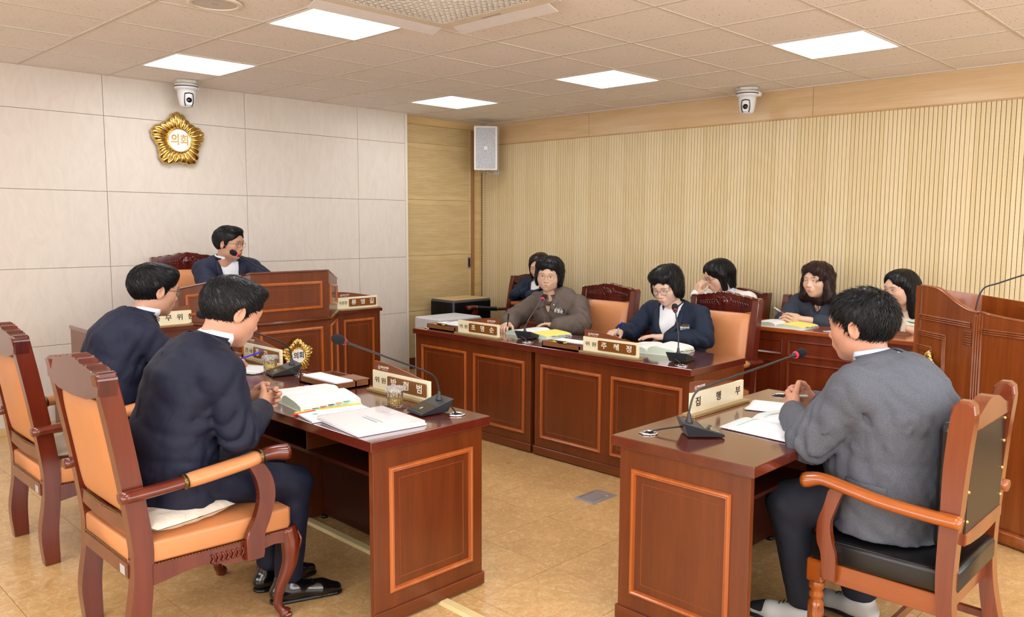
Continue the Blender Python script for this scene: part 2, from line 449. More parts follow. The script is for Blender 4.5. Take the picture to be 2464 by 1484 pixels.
for i in range(-12, 9):
    for j in range(-14, 11):
        cx, cy = .918+T*(i+.5), -3.272+T*(j+.5)
        if cx > XR+.2 or cx < -4.3 or cy > .95 or cy < -8.6: continue
        # tiles that can be in view: in front of the camera
        d = (Vector((cx, cy, 0))-Vector(CAM)); z = d.dot(fwd)
        if z < .9 : 
            continue
        cnt += 1
        o = ft if first else ft.copy()
        if not first: COL.objects.link(o)
        first = False; o.location = (cx, cy, 0); o.rotation_euler = (0, 0, (0, pi/2, pi)[(i*3+j) % 3] if False else 0)
tt = bmesh.new()
for i in range(-12, 9):
    for j in range(-14, 11):
        cx, cy = .918+T*(i+.5), -3.272+T*(j+.5)
        if cx > XR+.2 or cx < -4.3 or cy > .95 or cy < -8.6: continue
        d = (Vector((cx, cy, 0))-Vector(CAM))
        if d.dot(fwd) < .9:
            h = .2267; vs = [tt.verts.new((cx+a*h, cy+b*h, 0)) for a, b in ((-1, -1), (1, -1), (1, 1), (-1, 1))]; tt.faces.new(vs)
me = bpy.data.meshes.new('floor_tiles_beyond'); tt.to_mesh(me); tt.free(); tag(lk('floor_tiles_behind_view', me, fl, mat=m_floor), kind='stuff')

# ---- air conditioner cassette
ac = thing('air_conditioner', 'white ceiling cassette air conditioner with mesh grille and flaps', 'air conditioner', ((ACX[0]+ACX[1])/2, (ACY[0]+ACY[1])/2, HC))
wx, wy = (ACX[1]-ACX[0])/2, (ACY[1]-ACY[0])/2
m_ac = plain('ac_plastic', '#e6dccb', .45)
g = G()
def rrect(hw, hh, r, n=5):
    out = []
    for cx, cy, a0 in ((hw-r, hh-r, 0), (-hw+r, hh-r, 90), (-hw+r, -hh+r, 180), (hw-r, -hh+r, 270)):
        for i in range(n+1):
            a = radians(a0+90*i/n); out.append((cx+r*cos(a), cy+r*sin(a)))
    return out
V = []; F = []
loops = [(wx, wy, .10, 0), (wx, wy, .10, -.012), (wx-.02, wy-.02, .09, -.028), (wx-.12, wy-.12, .03, -.032), (wx-.125, wy-.125, .03, -.018)]
for hw, hh, r, z in loops: V += [(x, y, z) for x, y in rrect(hw, hh, r)]
nn = len(rrect(1, 1, .1))
for j in range(len(loops)-1):
    for i in range(nn): F.append((j*nn+i, (j+1)*nn+i, (j+1)*nn+(i+1) % nn, j*nn+(i+1) % nn))
F.append(tuple((len(loops)-1)*nn+i for i in range(nn)))
g.grid_cloud(V, F, smooth=False).done('housing', m_ac, ac)
gw, gh = wx-.13, wy-.13
g = G(); st = .040; k = int(2*gw/st)
for i in range(-2*k, 2*k):
    # diagonal lattice clipped to the rectangle
    for sgn in (1, -1):
        c = i*st; pts = []
        for x in (-gw, gw):
            y = sgn*(x*1.0)+c
            if -gh <= y <= gh: pts.append((x, y))
        for y in (-gh, gh):
            x = (y-c)*sgn
            if -gw < x < gw: pts.append((x, y))
        if len(pts) >= 2:
            a, b = pts[0], pts[1]
            if math.hypot(a[0]-b[0], a[1]-b[1]) > .02: g.tube([(a[0], a[1], -.031), (b[0], b[1], -.031)], .0032, 4)
for y in np.arange(-gh, gh, st): g.tube([(-gw, y, -.029), (gw, y, -.029)], .0025, 4)
tag(g.done('grille', plain('ac_grille', '#efe8dc', .5), ac), kind='stuff')
G().bb((-gw, -gh, -.0205), (gw, gh, -.0195)).done('filter', plain('ac_filter', '#8e9db2', .8), ac)
m_flap = plain('ac_flap', '#dcd6d2', .4)
for (c, d, r) in (((.0, wy+.005, -.040), (.80, .080, .004), (radians(-20), 0, 0)), ((wx+.005, 0, -.040), (.080, .72, .004), (0, radians(20), 0)),
                  ((0, -wy-.005, -.040), (.72, .080, .004), (radians(20), 0, 0))):
    G().box(c, d, .002, rot=r).done('air_flap', m_flap, ac)
G().box((wx-.06, .02, -.0305), (.006, .14, .002)).done('marking_strip', m_gap, ac)

# ---- round ceiling speaker
sp = thing('ceiling_speaker', 'round recessed ceiling speaker with pale grey mesh', 'speaker', (.22, -2.0, HC))
G().lathe([(.135, .0), (.135, -.008), (.112, -.012), (.108, -.004)], 40, cap=False).done('ring', m_ac, sp)
G().lathe([(.0, -.0065), (.109, -.006)], 40, cap=False).done('mesh_cover', plain('speaker_mesh', '#cfc6bf', .8), sp)
G().box((0, 0, -.008), (.03, .006, .002)).done('badge', m_steel, sp)

# ---- PTZ cameras
def ptz(name, label, x, y, rz):
    t = thing(name, label, 'camera', (x, y, HC), rz, 'white dome cameras on the ceiling')
    # local +y is where the lens looks
    G().prism([(-.09, -.05), (-.04, -.09), (.05, -.09), (.085, -.05), (.085, .05), (.04, .085), (-.05, .085), (-.09, .05)], -.022, 0, 'xy', .001).done('mount_plate', plain('mount_metal', '#cfcabd', .4, .3), t)
    g = G().lathe([(.07, -.022), (.088, -.026), (.09, -.05), (.088, -.062), (.078, -.072)], 32, smooth=True)
    g.box((-.06, -.045, -.045), (.09, .09, .04), .018, seg=3); g.done('base', m_whiteplastic, t)
    G().lathe([(.0885, -.043), (.0912, -.043), (.0912, -.05), (.0885, -.05)], 32, cap=False).done('dark_slot', m_black, t)
    G().lathe([(.0, -.068), (.072, -.068), (.070, -.10), (.063, -.15), (.055, -.19), (.042, -.205), (.0, -.208)], 32, cap=False).done('body', m_whiteplastic, t)
    g = G()
    for sx in (-1, 1):
        g.tube(smooth_path([(sx*.030, .064, -.105), (sx*.034, .060, -.14), (sx*.032, .055, -.175), (sx*.024, .045, -.20)], 4), .0035, 6)
    g.tube([(-.030, .064, -.105), (0, .0725, -.10), (.030, .064, -.105)], .0045, 6); g.done('hood_seam', m_black, t)
    l = G().box((0, .05, -.15), (.05, .036, .09), .012, seg=3).done('lens_housing', m_whiteplastic, t)
    G().lathe([(.0, .0205), (.019, .020), (.021, .016), (.021, 0)], 24, basis((1, 0, 0), (0, 0, -1), (0, 1, 0), (0, .052, -.155)), cap=False).done('lens', plain('lens_glass', '#0a0c18', .08), l)
ptz('ceiling_camera', 'white ceiling camera above the gold crest on the cream wall', 1.12, .43, radians(172))
ptz('ceiling_camera', 'white ceiling camera in front of the slatted pale wood wall', 4.38, -2.70, radians(108))

# ---- wall speaker in the corner
ws = thing('wall_speaker', 'white boxy loudspeaker with grey mesh bracketed high in the corner', 'speaker', (4.39, .455, 2.37), radians(50))
# local -x faces the room (toward camera side)
m_wsp = plain('speaker_white', '#e2ddd4', .4)
g = G().prism([(-.13, -.125), (-.13, .125), (.08, .105), (.12, .07), (.12, -.07), (.08, -.105)], -.235, .235, 'xy', .008, seg=2); g.done('cabinet', m_wsp, ws)
def mesh_grey():
    t = NT('speaker_grille'); v = t.map(); k = t.voro(v, 160)
    t.color(t.ramp(k, [(.2, '#6a7280'), (.5, '#c3c4c8')])); t.set(rough=.45); t.bump(k, .4, .002); return t.m
G().box((-.1315, 0, 0), (.006, .205, .43), .003).done('grille', mesh_grey(), ws)
G().box((-.136, 0, 0), (.003, .036, .036), .001).done('badge', m_whitemetal, ws)
for z in (-1, 1):
    g = G()
    g.tube(smooth_path([(-.03, -.05, z*.237), (-.02, -.03, z*.256), (-.02, .03, z*.256), (-.03, .05, z*.237)], 4), .006, 6)
    g.box((.07, -.03, z*.25), (.22, .03, .004)); g.done('swivel', m_steel, ws); g = G()
bp = thing('speaker_bracket', 'white perforated steel bracket plate behind the corner loudspeaker', 'bracket', (XR-.003, .545, 2.37))
g = G().bb((-.006, -.045, -.26), (0, .045, .26), .001); g.bb((-.12, -.0, -.262), (0, .02, -.256)); g.bb((-.12, 0, .256), (0, .02, .262)); g.done('plate', m_wsp, bp)
for z in (-.2, 0, .2): G().cyl((-.007, .02, z), (-.0062, .02, z), .012, n=12).done('slot_hole', m_black, bp)
# ================================================================== WOODS
WD = ('#4a1a0a', '#5f230e', '#742e13')
m_wpan = {a: wood('red_brown_wood_%s' % a, '#58260f', '#672f11', '#763917', a, .3, .7, .3) for a in 'xyz'}
m_top = {a: wood('dark_top_wood_%s' % a, '#4f190e', '#5c2012', '#692817', a, .17, .5, 1.0, .5, .0) for a in 'xyz'}
m_mould = wood('orange_moulding', '#9a4c1c', '#ab5922', '#bc682b', 'z', .25, 1, .4, .6)
m_dark = plain('dark_inside', '#241009', .7)
m_dk = wood('shaded_inner_wood', '#2e0f07', '#3a150a', '#47190d', 'y', .35, 1, .1)  # under-desk shade put into the colour of the shelf and lining
m_crown = {a: wood('mahogany_%s' % a, '#3c0e08', '#521710', '#6b2318', a, .2, 1, .6, .6) for a in 'xz'}
m_chair = wood('chair_red_wood', '#4e180b', '#601f0e', '#732a14', 'z', .24, .6, .5, .6)
m_org = leather('orange_leather', '#d08a58', .36)
m_orgd = leather('orange_leather_back', '#c4814f', .42)
m_blk = leather('black_leather', '#141416', .32)
m_nail = plain('antique_brass', '#6d5a3a', .3, .9)
m_gold = None
PROF = [(0, 0), (.0, .004), (.004, .011), (.010, .013), (.015, .009), (.018, .010), (.021, .0)]
THIN = [(0, 0), (.0008, .0018), (.0022, .0018), (.003, 0)]

m_bead = plain('bead_wood', '#8a4520', .3)
def panel_mould(parent, M, w, h):
    p = G().frame(w, h, PROF, M).done('panel_moulding', m_mould, parent)
    G().frame(w-.10, h-.10, THIN, M).done('inner_bead', m_bead, p)
    return p
def desk(x, y, rz, label, ends=(True, True)):
    """front is local +x"""
    t = thing('council_desk', label, 'desk', (x, y, 0), rz)
    G().bb((-.3065, -.635, .71), (.3065, .635, .75), .003, seg=2).done('tabletop', m_top['y'], t)
    ye = []
    for s in (-1, 1):
        end = ends[0 if s < 0 else 1]; yo = s*(.615 if end else .6345); ye.append(yo)
        sp = G().bb((-.285, yo, .012), (.277, yo-s*.028, .7105), .0015).done('side_panel', m_wpan['z'], t)
        if end:
            M = basis((-s*1.0, 0, 0), (0, 0, 1), (0, s*1.0, 0), (.003, yo, .378))
            panel_mould(sp, M, .433, .504)
            G().bb((-.292, yo-s*.002, .008), (.285, yo+s*.009, .062), .002).done('plinth', m_wpan['x'], sp)
    fp = G().bb((.2505, ye[0]+.029, .012), (.2765, ye[1]-.029, .7105), .001).done('front_panel', m_wpan['z'], t)
    g = G()
    for s in (-1, 1): g.bb((.275, ye[(s+1)//2], .012), (.2765, ye[(s+1)//2]-s*.03, .7105))
    g.b.free()
    for yc in (-.299, .299):
        panel_mould(fp, basis((0, 1, 0), (0, 0, 1), (1, 0, 0), (.2765, yc, .3775)), .523, .506)
    G().bb((.278, ye[0]-.005*ends[0], .008), (.2865, ye[1]+.005*ends[1], .062), .002).done('plinth', m_wpan['y'], t)
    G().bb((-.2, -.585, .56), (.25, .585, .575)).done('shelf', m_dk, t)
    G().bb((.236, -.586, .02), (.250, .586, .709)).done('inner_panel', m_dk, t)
    G().bb((-.2, -.003, .575), (.25, .003, .71)).done('shelf_divider', m_wpan['x'], t)
    g = G()
    for sx in (-.24, .24):
        for sy in (-.58, .58): g.cyl((sx, sy, 0), (sx, sy, .015), .018, n=10)
    g.done('foot_pads', m_black, t)
    return t
desk(.2895, -3.015, 0, 'wooden council desk under the nearer glass of tea and the open thick book', (True, False))
desk(.2895, -1.745, 0, 'wooden council desk under the farther glass of tea, by the man with glasses', (False, True))
desk(2.4675, -1.745, pi, 'wooden council desk in front of the woman in the taupe blouse', (False, True))
desk(2.4675, -3.015, pi, 'wooden council desk in front of the woman in the navy jacket', (True, False))
desk(1.3535, -4.5165, pi/2, 'wooden witness desk in front of the man in the grey jacket', (True, True))

# cable covers on the floor
m_cc = plain('cable_cover_plastic', '#d9c48f', .45)
for n_, (xa, ya, yb, lab) in enumerate(((.345, -3.60, -4.3, 'cream floor cable cover running out from under the near desk corner'),
        (.44, -3.05, -2.30, 'cream floor cable cover lying under the desk by the black shoes'))):
    t = thing('cable_cover', lab, 'cable cover', (xa, (ya+yb)/2, 0), 0)
    L = abs(yb-ya)/2
    G().prism([(-.03, 0), (-.018, .011), (.018, .011), (.03, 0)], -L, L, 'xz').done('cover', m_cc, t)
# floor outlet box
t = thing('floor_outlet', 'square brushed metal outlet cover set in the floor', 'floor outlet', (1.805, -3.255, 0), 0)
m_fb = plain('outlet_metal', '#b9babb', .35, .6)
G().bb((-.108, -.075, 0), (.108, .075, .004), .001).done('cover_plate', m_fb, t)
G().frame(.15, .10, [(0, .0035), (.001, .0055), (.003, .0055), (.004, .0035)], Matrix.Translation((.0, .01, 0))).done('lid_edge', m_steel, t)
G().lathe([(0, .007), (.012, .006), (.014, .004)], 14, Matrix.Translation((.06, -.035, 0)), cap=False).done('latch', m_fb, t)

# ------------------------------------------------------------------ gold crest
def gold():
    t = NT('polished_gold'); t.color(t.mix(t.noise(t.map(), 12, 2), '#c7a55c', '#e3cb8a')); t.set(rough=.2, metal=1); return t.m
m_gold = gold()
m_enamel = plain('white_enamel', '#f1f1ee', .25)
def crest(name, label, loc, rz, R, letters):
    """faces local -y"""
    t = thing(name, label, 'emblem', loc, rz)
    NA, NR = 400, 22; V = []; F = []
    for j in range(NR):
        u = j/(NR-1)
        for i in range(NA):
            a = 2*pi*i/NA; big = .5+.5*cos(5*(a-pi/2)); ph = (a-pi/2)*12.5
            pet = abs(cos(ph)); Rm_ = R*(.80+.20*big**1.1); Ro = Rm_*(1-.055*(1-pet**.6))
            Ri = R*.40; r = Ri+(Ro-Ri)*u
            dome = sin(min(1, u*1.02)*pi)**.55 if u < 1 else 0
            h = R*(.05+.12*dome*(.25+.75*pet**.8)); 
            if u > .9: h *= max(0, (1-(u-.9)/.1))**.5
            V.append((r*cos(a), -h, r*sin(a)))
    for j in range(NR-1):
        for i in range(NA): F.append((j*NA+i, j*NA+(i+1) % NA, (j+1)*NA+(i+1) % NA, (j+1)*NA+i))
    me = np_mesh('petals', V, np.array(F)[:, ::-1].copy()); lk('petals', me, t, mat=m_gold)
    MY = basis((1, 0, 0), (0, 0, 1), (0, -1, 0), (0, 0, 0))
    G().lathe([(.40*R, 0), (.44*R, .02*R), (.44*R, .12*R), (.41*R, .14*R), (.385*R, .12*R), (.385*R, .05*R)], 48, MY, cap=False).done('rim', m_gold, t)
    G().lathe([(0, .11*R), (.39*R, .11*R)], 48, MY, cap=False).done('disc', m_enamel, t)
    M = basis((1, 0, 0), (0, 0, 1), (0, -1, 0), (0, -.11*R-.001, 0))
    text('의회', R*.40, letters, t, M, R*.006, .0015, wide=R*.60)
    for k in range(5):
        g = G(); a = pi/2+2*pi*k/5; c = (R*.78*cos(a), R*.78*sin(a)); pts = []
        for q in range(10):
            rr = R*(.062 if q % 2 == 0 else .026); b = a+pi*q/5; pts.append((c[0]+rr*cos(b), c[1]+rr*sin(b)))
        g.prism(pts, .13*R, .17*R, 'xy', M=MY).done('star', m_gold, t)
    G().prism(rrect(.5*R, .5*R, .45*R), 0, .02, 'xy', M=basis((1, 0, 0), (0, 0, 1), (0, 1, 0), (0, .0, 0))).done('backing', m_gold, t)
    return t
crest('wall_crest', 'large gold five-lobed council emblem mounted on the cream wall', (1.124, YB-.03, 2.225), 0, .232, m_gold)
crest('rostrum_crest', 'small gold council emblem on the front of the rostrum', (1.204, -1.028, .632), 0, .128, plain('crest_letters', '#2c2622', .4))

# ------------------------------------------------------------------ rostrum
PX, PY = 1.185, -.6
tag(G().bb((.12, -.56, 0), (2.2, YB-.01, .21), .003).done('platform', m_wpan['x']), kind='structure')
ro = thing('rostrum', 'tall wooden chair rostrum with sloping chamfered sides and low wings', 'rostrum', (PX, PY, 0))
def L(x, y, z=0): return (x-PX, y-PY, z)
def wall_seg(g, a, b, z0a, z1a, z0b, z1b, th=.025):
    a = Vector((*a, 0)); b = Vector((*b, 0)); d = (b-a).normalized(); nrm = Vector((d.y, -d.x, 0))
    V = []
    for p, z0, z1 in ((a, z0a, z1a), (b, z0b, z1b)):
        for q in (p, p-nrm*th): V += [(q.x-PX, q.y-PY, z0), (q.x-PX, q.y-PY, z1)]
    F = [(0, 4, 5, 1), (2, 3, 7, 6), (1, 5, 7, 3), (0, 2, 6, 4), (0, 1, 3, 2), (4, 6, 7, 5)]
    g.grid_cloud(V, F, smooth=False); return nrm
plan = [(.56, -.6), (.881, -1.0), (1.485, -1.0), (1.812, -.6)]
tops = [1.105, 1.215, 1.215, 1.125]
names = ['left_wing_panel', 'front', 'right']
for i in range(3):
    a, b = plan[i], plan[i+1]
    g = G(); wall_seg(g, a, b, .0, .86, .0, .86); p = g.done('lower_panel', m_wpan['z'], ro, recalc=True)
    g = G(); wall_seg(g, a, b, .885, tops[i], .885, tops[i+1]); q = g.done('upper_panel', m_wpan['z'], ro, recalc=True)
    d = Vector((b[0]-a[0], b[1]-a[1], 0)); Ln = d.length; d.normalize(); nr = Vector((d.y, -d.x, 0)); mid = Vector(((a[0]+b[0])/2-PX, (a[1]+b[1])/2-PY, 0))
    for (par, zc, hh, sh) in ((p, .50, .64, 0), (q, 1.05, .20, (tops[i+1]-tops[i])*.9)):
        wv = Ln-.11
        M = basis(d, (0, 0, 1), nr, mid+Vector((0, 0, zc)))
        if sh:
            z2 = (tops[i]+tops[i+1])/2-1.215; M = M.copy(); M.translation.z += z2/2; S = Matrix.Identity(4); S[1][0] = sh/Ln*.6
            M = M @ S; hh = .17+z2*.4
            zc += z2/2
        panel_mould(par, M, wv, hh)
    g = G(); e = nr*.012
    g.tube([Vector(L(*a, .872))+e*.3, Vector(L(*b, .872))+e*.3], .016, 8, flat=((0, 0, 1), .9)); g.done('waist_moulding', m_wpan['x'], ro)
    g = G()
    A = Vector(L(*a, tops[i]+.004)); B = Vector(L(*b, tops[i+1]+.004)); off = -nr*.010
    g.tube([A+off-d*.006, B+off+d*.006], .02, 4, flat=((0, 0, 1), .45), smooth=False); g.done('top_rail', m_top['x'], ro)
g = G()
for s, xx in ((-1, .56), (1, 1.812)): wall_seg(g, (xx, -.6) if s > 0 else (xx, -.2), (xx, -.2) if s > 0 else (xx, -.6), .12, 1.12, .12, 1.12)
g.done('side_panel', m_wpan['z'], ro, recalc=True)
G().prism([(p[0]-PX, p[1]-PY) for p in [(.585, -.25), (.585, -.59), (.90, -.975), (1.47, -.975), (1.787, -.59), (1.787, -.25)]], .93, .955, 'xy').done('inner_desktop', m_top['x'], ro)
for (xa, xb, yf, mx0, mx1) in ((1.80, 2.236, -.6, 1.868, 2.163), (.02, .70, -.69, .10, .60)):
    g = G().bb(L(xa, yf-.012, .842), L(xb, -.12, .868), .002); g.done('wing_top', m_top['x'], ro)
    x0, x1 = (xa, xb-.012) if xa > 1 else (xa+.012, xb-.03)
    wp = G().bb(L(x0, yf+.008, .0), L(x1, yf+.03, .842), .001).done('wing_panel', m_wpan['z'], ro)
    for xs in ((xb-.014,) if xa > 1 else (xa+.014,)): G().bb(L(xs-.012, yf+.03, 0), L(xs+.012, -.14, .842)).done('wing_side', m_wpan['z'], ro)
    panel_mould(wp, basis((1, 0, 0), (0, 0, 1), (0, -1, 0), L((mx0+mx1)/2, yf+.008, .50)), mx1-mx0, .585)

# ------------------------------------------------------------------ staff row desks on a riser
tag(G().bb((3.30, -5.2, 0), (XR-.012, .22, .095), .003).done('riser', m_wpan['y']), kind='structure')
m_rowtop = wood('row_top_wood', '#8a3a16', '#9d481c', '#b05a26', 'y', .16, .8, .6, .5, .01)
m_row = wood('row_wood', '#5c210d', '#6d2a10', '#7e3515', 'z', .28, 1, .3)
def row_desk(y0, y1, label):
    yc = (y0+y1)/2; h = abs(y1-y0)/2
    t = thing('staff_desk', label, 'desk', (3.80, yc, .095), 0)
    G().bb((-.235, -h, .722), (.235, h, .75), .004, seg=2).done('tabletop', m_rowtop, t)
    fp = G().bb((-.205, -h+.02, 0), (-.185, h-.02, .722)).done('front_panel', m_row, t)
    for s in (-1, 1): G().bb((-.2, s*(h-.02), 0), (.2, s*(h-.042), .722)).done('side_panel', m_row, t)
    for s in (-1, 1):
        g = G().bb((-.222, s*(h-.025)-.042*(s > 0), 0), (-.2, s*(h-.025)+.042*(s < 0), .722), .002)
        p = g.done('fluted_pilaster', m_row, t)
        g = G()
        for k in range(3):
            yy = s*(h-.035-.012*k); g.tube([(-.222, yy, .06), (-.222, yy, .60)], .0035, 6)
        g.done('flute', MC['orange_moulding'], p)
        G().lathe([(.0, .004), (.008, .006), (.013, .002), (.017, .004), (.018, 0)], 16, basis((0, 1, 0), (0, 0, 1), (-1, 0, 0), (-.222, s*(h-.047), .668)), cap=False).done('rosette', m_row, p)
    ww = 2*h-.2
    for yc2, w_, z_, h_ in ((-ww*.0+ww/2-.115, .22, .615, .115), (-.12, ww-.27, .615, .115), (ww/2-.115, .22, .29, .46), (-.12, ww-.27, .29, .46)):
        G().frame(w_, h_, [(0, 0), (.001, .008), (.01, .010), (.016, .004), (.02, 0)], basis((0, -1, 0), (0, 0, 1), (-1, 0, 0), (-.205, yc2, z_))).done('panel_moulding', m_row, fp)
    return t
row_desk(-2.03, -3.14, 'red-brown staff desk with the orange chair backs in front, under the loose papers')
row_desk(-3.16, -4.42, 'red-brown staff desk under the paper cup and open book by the slatted wall')
row_desk(-.78, -2.01, 'red-brown staff desk half hidden behind the woman in the taupe blouse')

# ------------------------------------------------------------------ chairs
def bead(g, pts, r=.0042, step=.0115):
    P = [Vector(p) for p in pts]; seg = []
    for a, b in zip(P, P[1:]):
        n = max(1, int((b-a).length/step))
        for i in range(n): seg.append(a.lerp(b, i/n))
    for p in seg:
        t = bmesh.new(); bmesh.ops.create_icosphere(t, subdivisions=1, radius=r, matrix=Matrix.Translation(p)); g._add(t, None, True)
def throne(loc, rz, label, group=None, black=False):
    """carved armchair, local x forward; seat .46, top 1.10"""
    t = thing('carved_armchair', label, 'chair', loc, rz, group)
    if black: t.scale = (1, 1, .86)
    wd = m_chair; le = m_blk if black else m_org; leb = m_blk if black else m_orgd
    def post_x(z): return -.285-.10*max(0, (z-.45)/.65)**1.2
    for s in (-1, 1):
        y = s*.245
        pr = sm2([(-.245, .47), (-.243, .40), (-.25, .28), (-.262, .15), (-.262, .0)], 4)
        front = [(post_x(z)+.040, z) for z in (1.055, .9, .75, .6, .5)]+pr
        back = sm2([(-.325, .0), (-.335, .15), (-.315, .3), (-.312, .42)], 4)+[(post_x(z)-.03, z) for z in (.5, .6, .75, .9, 1.055)]
        G().prism(front+back, y-.026, y+.026, 'xz', .005).done('back_leg', wd, t)
    cr = sm2([(-.272, 1.04), (-.262, 1.067), (-.20, 1.063), (-.155, 1.080), (-.115, 1.075), (-.075, 1.093), (-.04, 1.09), (0, 1.103),
              (.04, 1.09), (.075, 1.093), (.115, 1.075), (.155, 1.080), (.20, 1.063), (.262, 1.067), (.272, 1.04)], 4)
    if black: cr = sm2([(-.272, 1.02), (-.262, 1.045), (-.2, 1.045), (-.1, 1.075), (0, 1.09), (.1, 1.075), (.2, 1.045), (.262, 1.045), (.272, 1.02)], 5)
    poly = cr+[(.272, .985), (.15, .962), (0, .956), (-.15, .962), (-.272, .985)]
    xr = post_x(1.03)
    c = G().prism(poly, xr-.028, xr+.036, 'yz', .006).done('crest_rail', m_crown['z'], t)
    # carving on the front of the crest
    g = G(); fx = xr+.036
    g.lathe([(0, .010), (.014, .009), (.024, .004), (.030, .006), (.035, 0)], 20, basis((0, 1, 0), (0, 0, 1), (1, 0, 0), (fx, 0, 1.03)), cap=False)
    for s in (-1, 1):
        g.tube(smooth_path([(fx, s*.032, 1.055), (fx, s*.05, 1.062), (fx, s*.058, 1.04), (fx, s*.044, 1.02), (fx, s*.03, 1.005)], 4), .006, 6)
        for k in range(7):
            yy = s*(.065+.019*k); g.tube(smooth_path([(fx, yy, 1.045-.003*k), (fx+.002, yy+s*.012, 1.035-.003*k), (fx, yy+s*.008, 1.015-.001*k)], 3), [.003, .006, .003][0:1]*1 if False else .0048, 5)
            g.tube([(fx, yy, 1.008), (fx, yy+s*.014, 1.013)], .004, 5)
    g.done('carving', m_crown['z'], c)
    # padded back
    g = G()
    def cushion(g, y0, y1, z0, z1, x_of, dep, n=14, sgn=1, e=.45):
        V = []; F = []
        for j in range(n+1):
            for i in range(n+1):
                u, v = i/n, j/n; yy = y0+(y1-y0)*u; zz = z0+(z1-z0)*v
                h = dep*(max(0, 1-abs(2*u-1)**5)**e)*(max(0, 1-abs(2*v-1)**5)**e)
                V.append((x_of(zz)+sgn*h, yy, zz))
        for j in range(n):
            for i in range(n):
                q = (j*(n+1)+i, j*(n+1)+i+1, (j+1)*(n+1)+i+1, (j+1)*(n+1)+i); F.append(q if sgn > 0 else q[::-1])
        g.grid_cloud(V, F)
    cushion(g, -.222, .222, .535, .968, lambda z: post_x(z)+.018, .045); bc = g.done('back_cushion', le, t)
    g = G(); cushion(g, -.222, .222, .535, .968, lambda z: post_x(z)-.002, .03, sgn=-1); g.done('back_upholstery', leb, t)
    g = G()
    for s in (-1, 1): bead(g, [(post_x(.54)+.024, s*.214, .54), (post_x(.96)+.024, s*.214, .96)])
    bead(g, [(post_x(.962)+.024, -.214, .962), (post_x(.962)+.024, .214, .962)])
    if not black: tag(g.done('nail_trim', m_nail, t), kind='stuff')
    else: g.b.free()
    g = G(); bead(g, [(post_x(.54)-.022, -.21, .543), (post_x(.54)-.03, 0, .543), (post_x(.54)-.022, .21, .543)]); bead(g, [(-.318, -.215, .385), (-.318, .215, .385)])
    bead(g, [(post_x(.963)-.022, -.21, .963), (post_x(.963)-.022, .21, .963)])
    for s in (-1, 1): bead(g, [(-.24, s*.272, .365), (.19, s*.305, .365)]); bead(g, [(.282, -.28, .365), (.282, .28, .365)]) if s > 0 else None
    tag(g.done('seat_nail_trim', m_nail, t), kind='stuff')
    g = G().prism(sm2([(-.222, .543), (0, .530), (.222, .543)], 4)+sm2([(.222, .49), (0, .478), (-.222, .49)], 4), post_x(.52)-.026, post_x(.52)+.03, 'yz', .003); g.done('lower_rail', wd, t)
    # seat
    g = G(); pl = [(-.31, -.215), (-.245, -.268), (.26, -.302), (.282, -.28), (.282, .28), (.26, .302), (-.245, .268), (-.31, .215)]
    g.prism(pl, .366, .448, 'xy', .012, seg=3, smooth=True)
    V = []; F = []; n = 14
    for j in range(n+1):
        for i in range(n+1):
            u, v = i/n, j/n; xx = -.30+.575*u; hw = .262+.034*u; h = .022*(max(0, 1-abs(2*u-1)**4)**.5)*(max(0, 1-abs(2*v-1)**4)**.5)
            V.append((xx, hw*(2*v-1), .444+h))
    for j in range(n):
        for i in range(n): F.append((j*(n+1)+i, j*(n+1)+i+1, (j+1)*(n+1)+i+1, (j+1)*(n+1)+i)[::1])
    g.grid_cloud(V, F); g.done('seat_cushion', le, t)
    # aprons with carving
    ap = sm2([(-.25, .29), (-.1, .315), (0, .30), (.05, .285), (.1, .30), (.2, .322), (.26, .31)], 4)
    for s in (-1, 1):
        M = basis((1, s*.066, 0), (0, 1, 0), (0, 0, 1), (0, s*.262+s*.018, 0))
        a = G().prism(ap+[(.26, .366), (-.25, .366)], -.012, .012, 'xz', .002, M).done('apron', wd, t)
        g = G(); yo = s*.296-(0 if s > 0 else 0)
        for k in range(-4, 5):
            g.tube(smooth_path([(.03+k*.019, s*.297+s*.001*k, .345), (.036+k*.019, s*.3+s*.001*k, .330), (.028+k*.019, s*.298+s*.001*k, .312)], 3), .0045, 5)
        g.done('carving', wd, a)
    g = G().prism(sm2([(-.28, .31), (-.1, .318), (0, .295), (.1, .318), (.28, .31)], 4)+[(.28, .366), (-.28, .366)], .255, .28, 'yz', .002); g.done('apron', wd, t)
    G().bb((-.318, -.222, .318), (-.296, .222, .372), .002).done('apron', wd, t)
    for s in (-1, 1):
        # cabriole front leg
        P = smooth_path([(.262, s*.285, .365), (.272, s*.292, .31), (.268, s*.29, .22), (.235, s*.272, .12), (.228, s*.266, .05), (.252, s*.28, .012)], 5)
        R = [.034+.006*sin(i) * 0 for i in range(len(P))]
        R = [(.036, .036) if i/len(P) < .25 else (.036-.018*min(1, (i/len(P)-.25)/.4),)*2 for i in range(len(P))]
        R[-1] = (.026, .026); R[-2] = (.024, .024)
        l = G().tube(P, R, 12).bb((.236, s*.285-.02, 0), (.27, s*.285+.02, .02), .008, seg=2).done('front_leg', wd, t)
        g = G(); g.tube(smooth_path([(.30, s*.30, .35), (.303, s*.322, .32), (.30, s*.315, .29), (.305, s*.30, .27)], 4), .005, 6); g.done('carving', wd, l)
        # arms
        A = smooth_path([(-.355, s*.288, .632), (-.2, s*.292, .640), (-.05, s*.298, .655), (.08, s*.305, .672), (.18, s*.31, .688), (.255, s*.312, .680)], 5)
        k = len(A); R = [(.021, .030) if i < k*.72 else (.024+.010*(i/k-.72)/.28, .030+.014*(i/k-.72)/.28) for i in range(k)]
        arm = G().tube(A, R, 12, flat=None).done('armrest', wd, t)
        pad = A[int(k*.30):int(k*.74)]; n_ = len(pad)
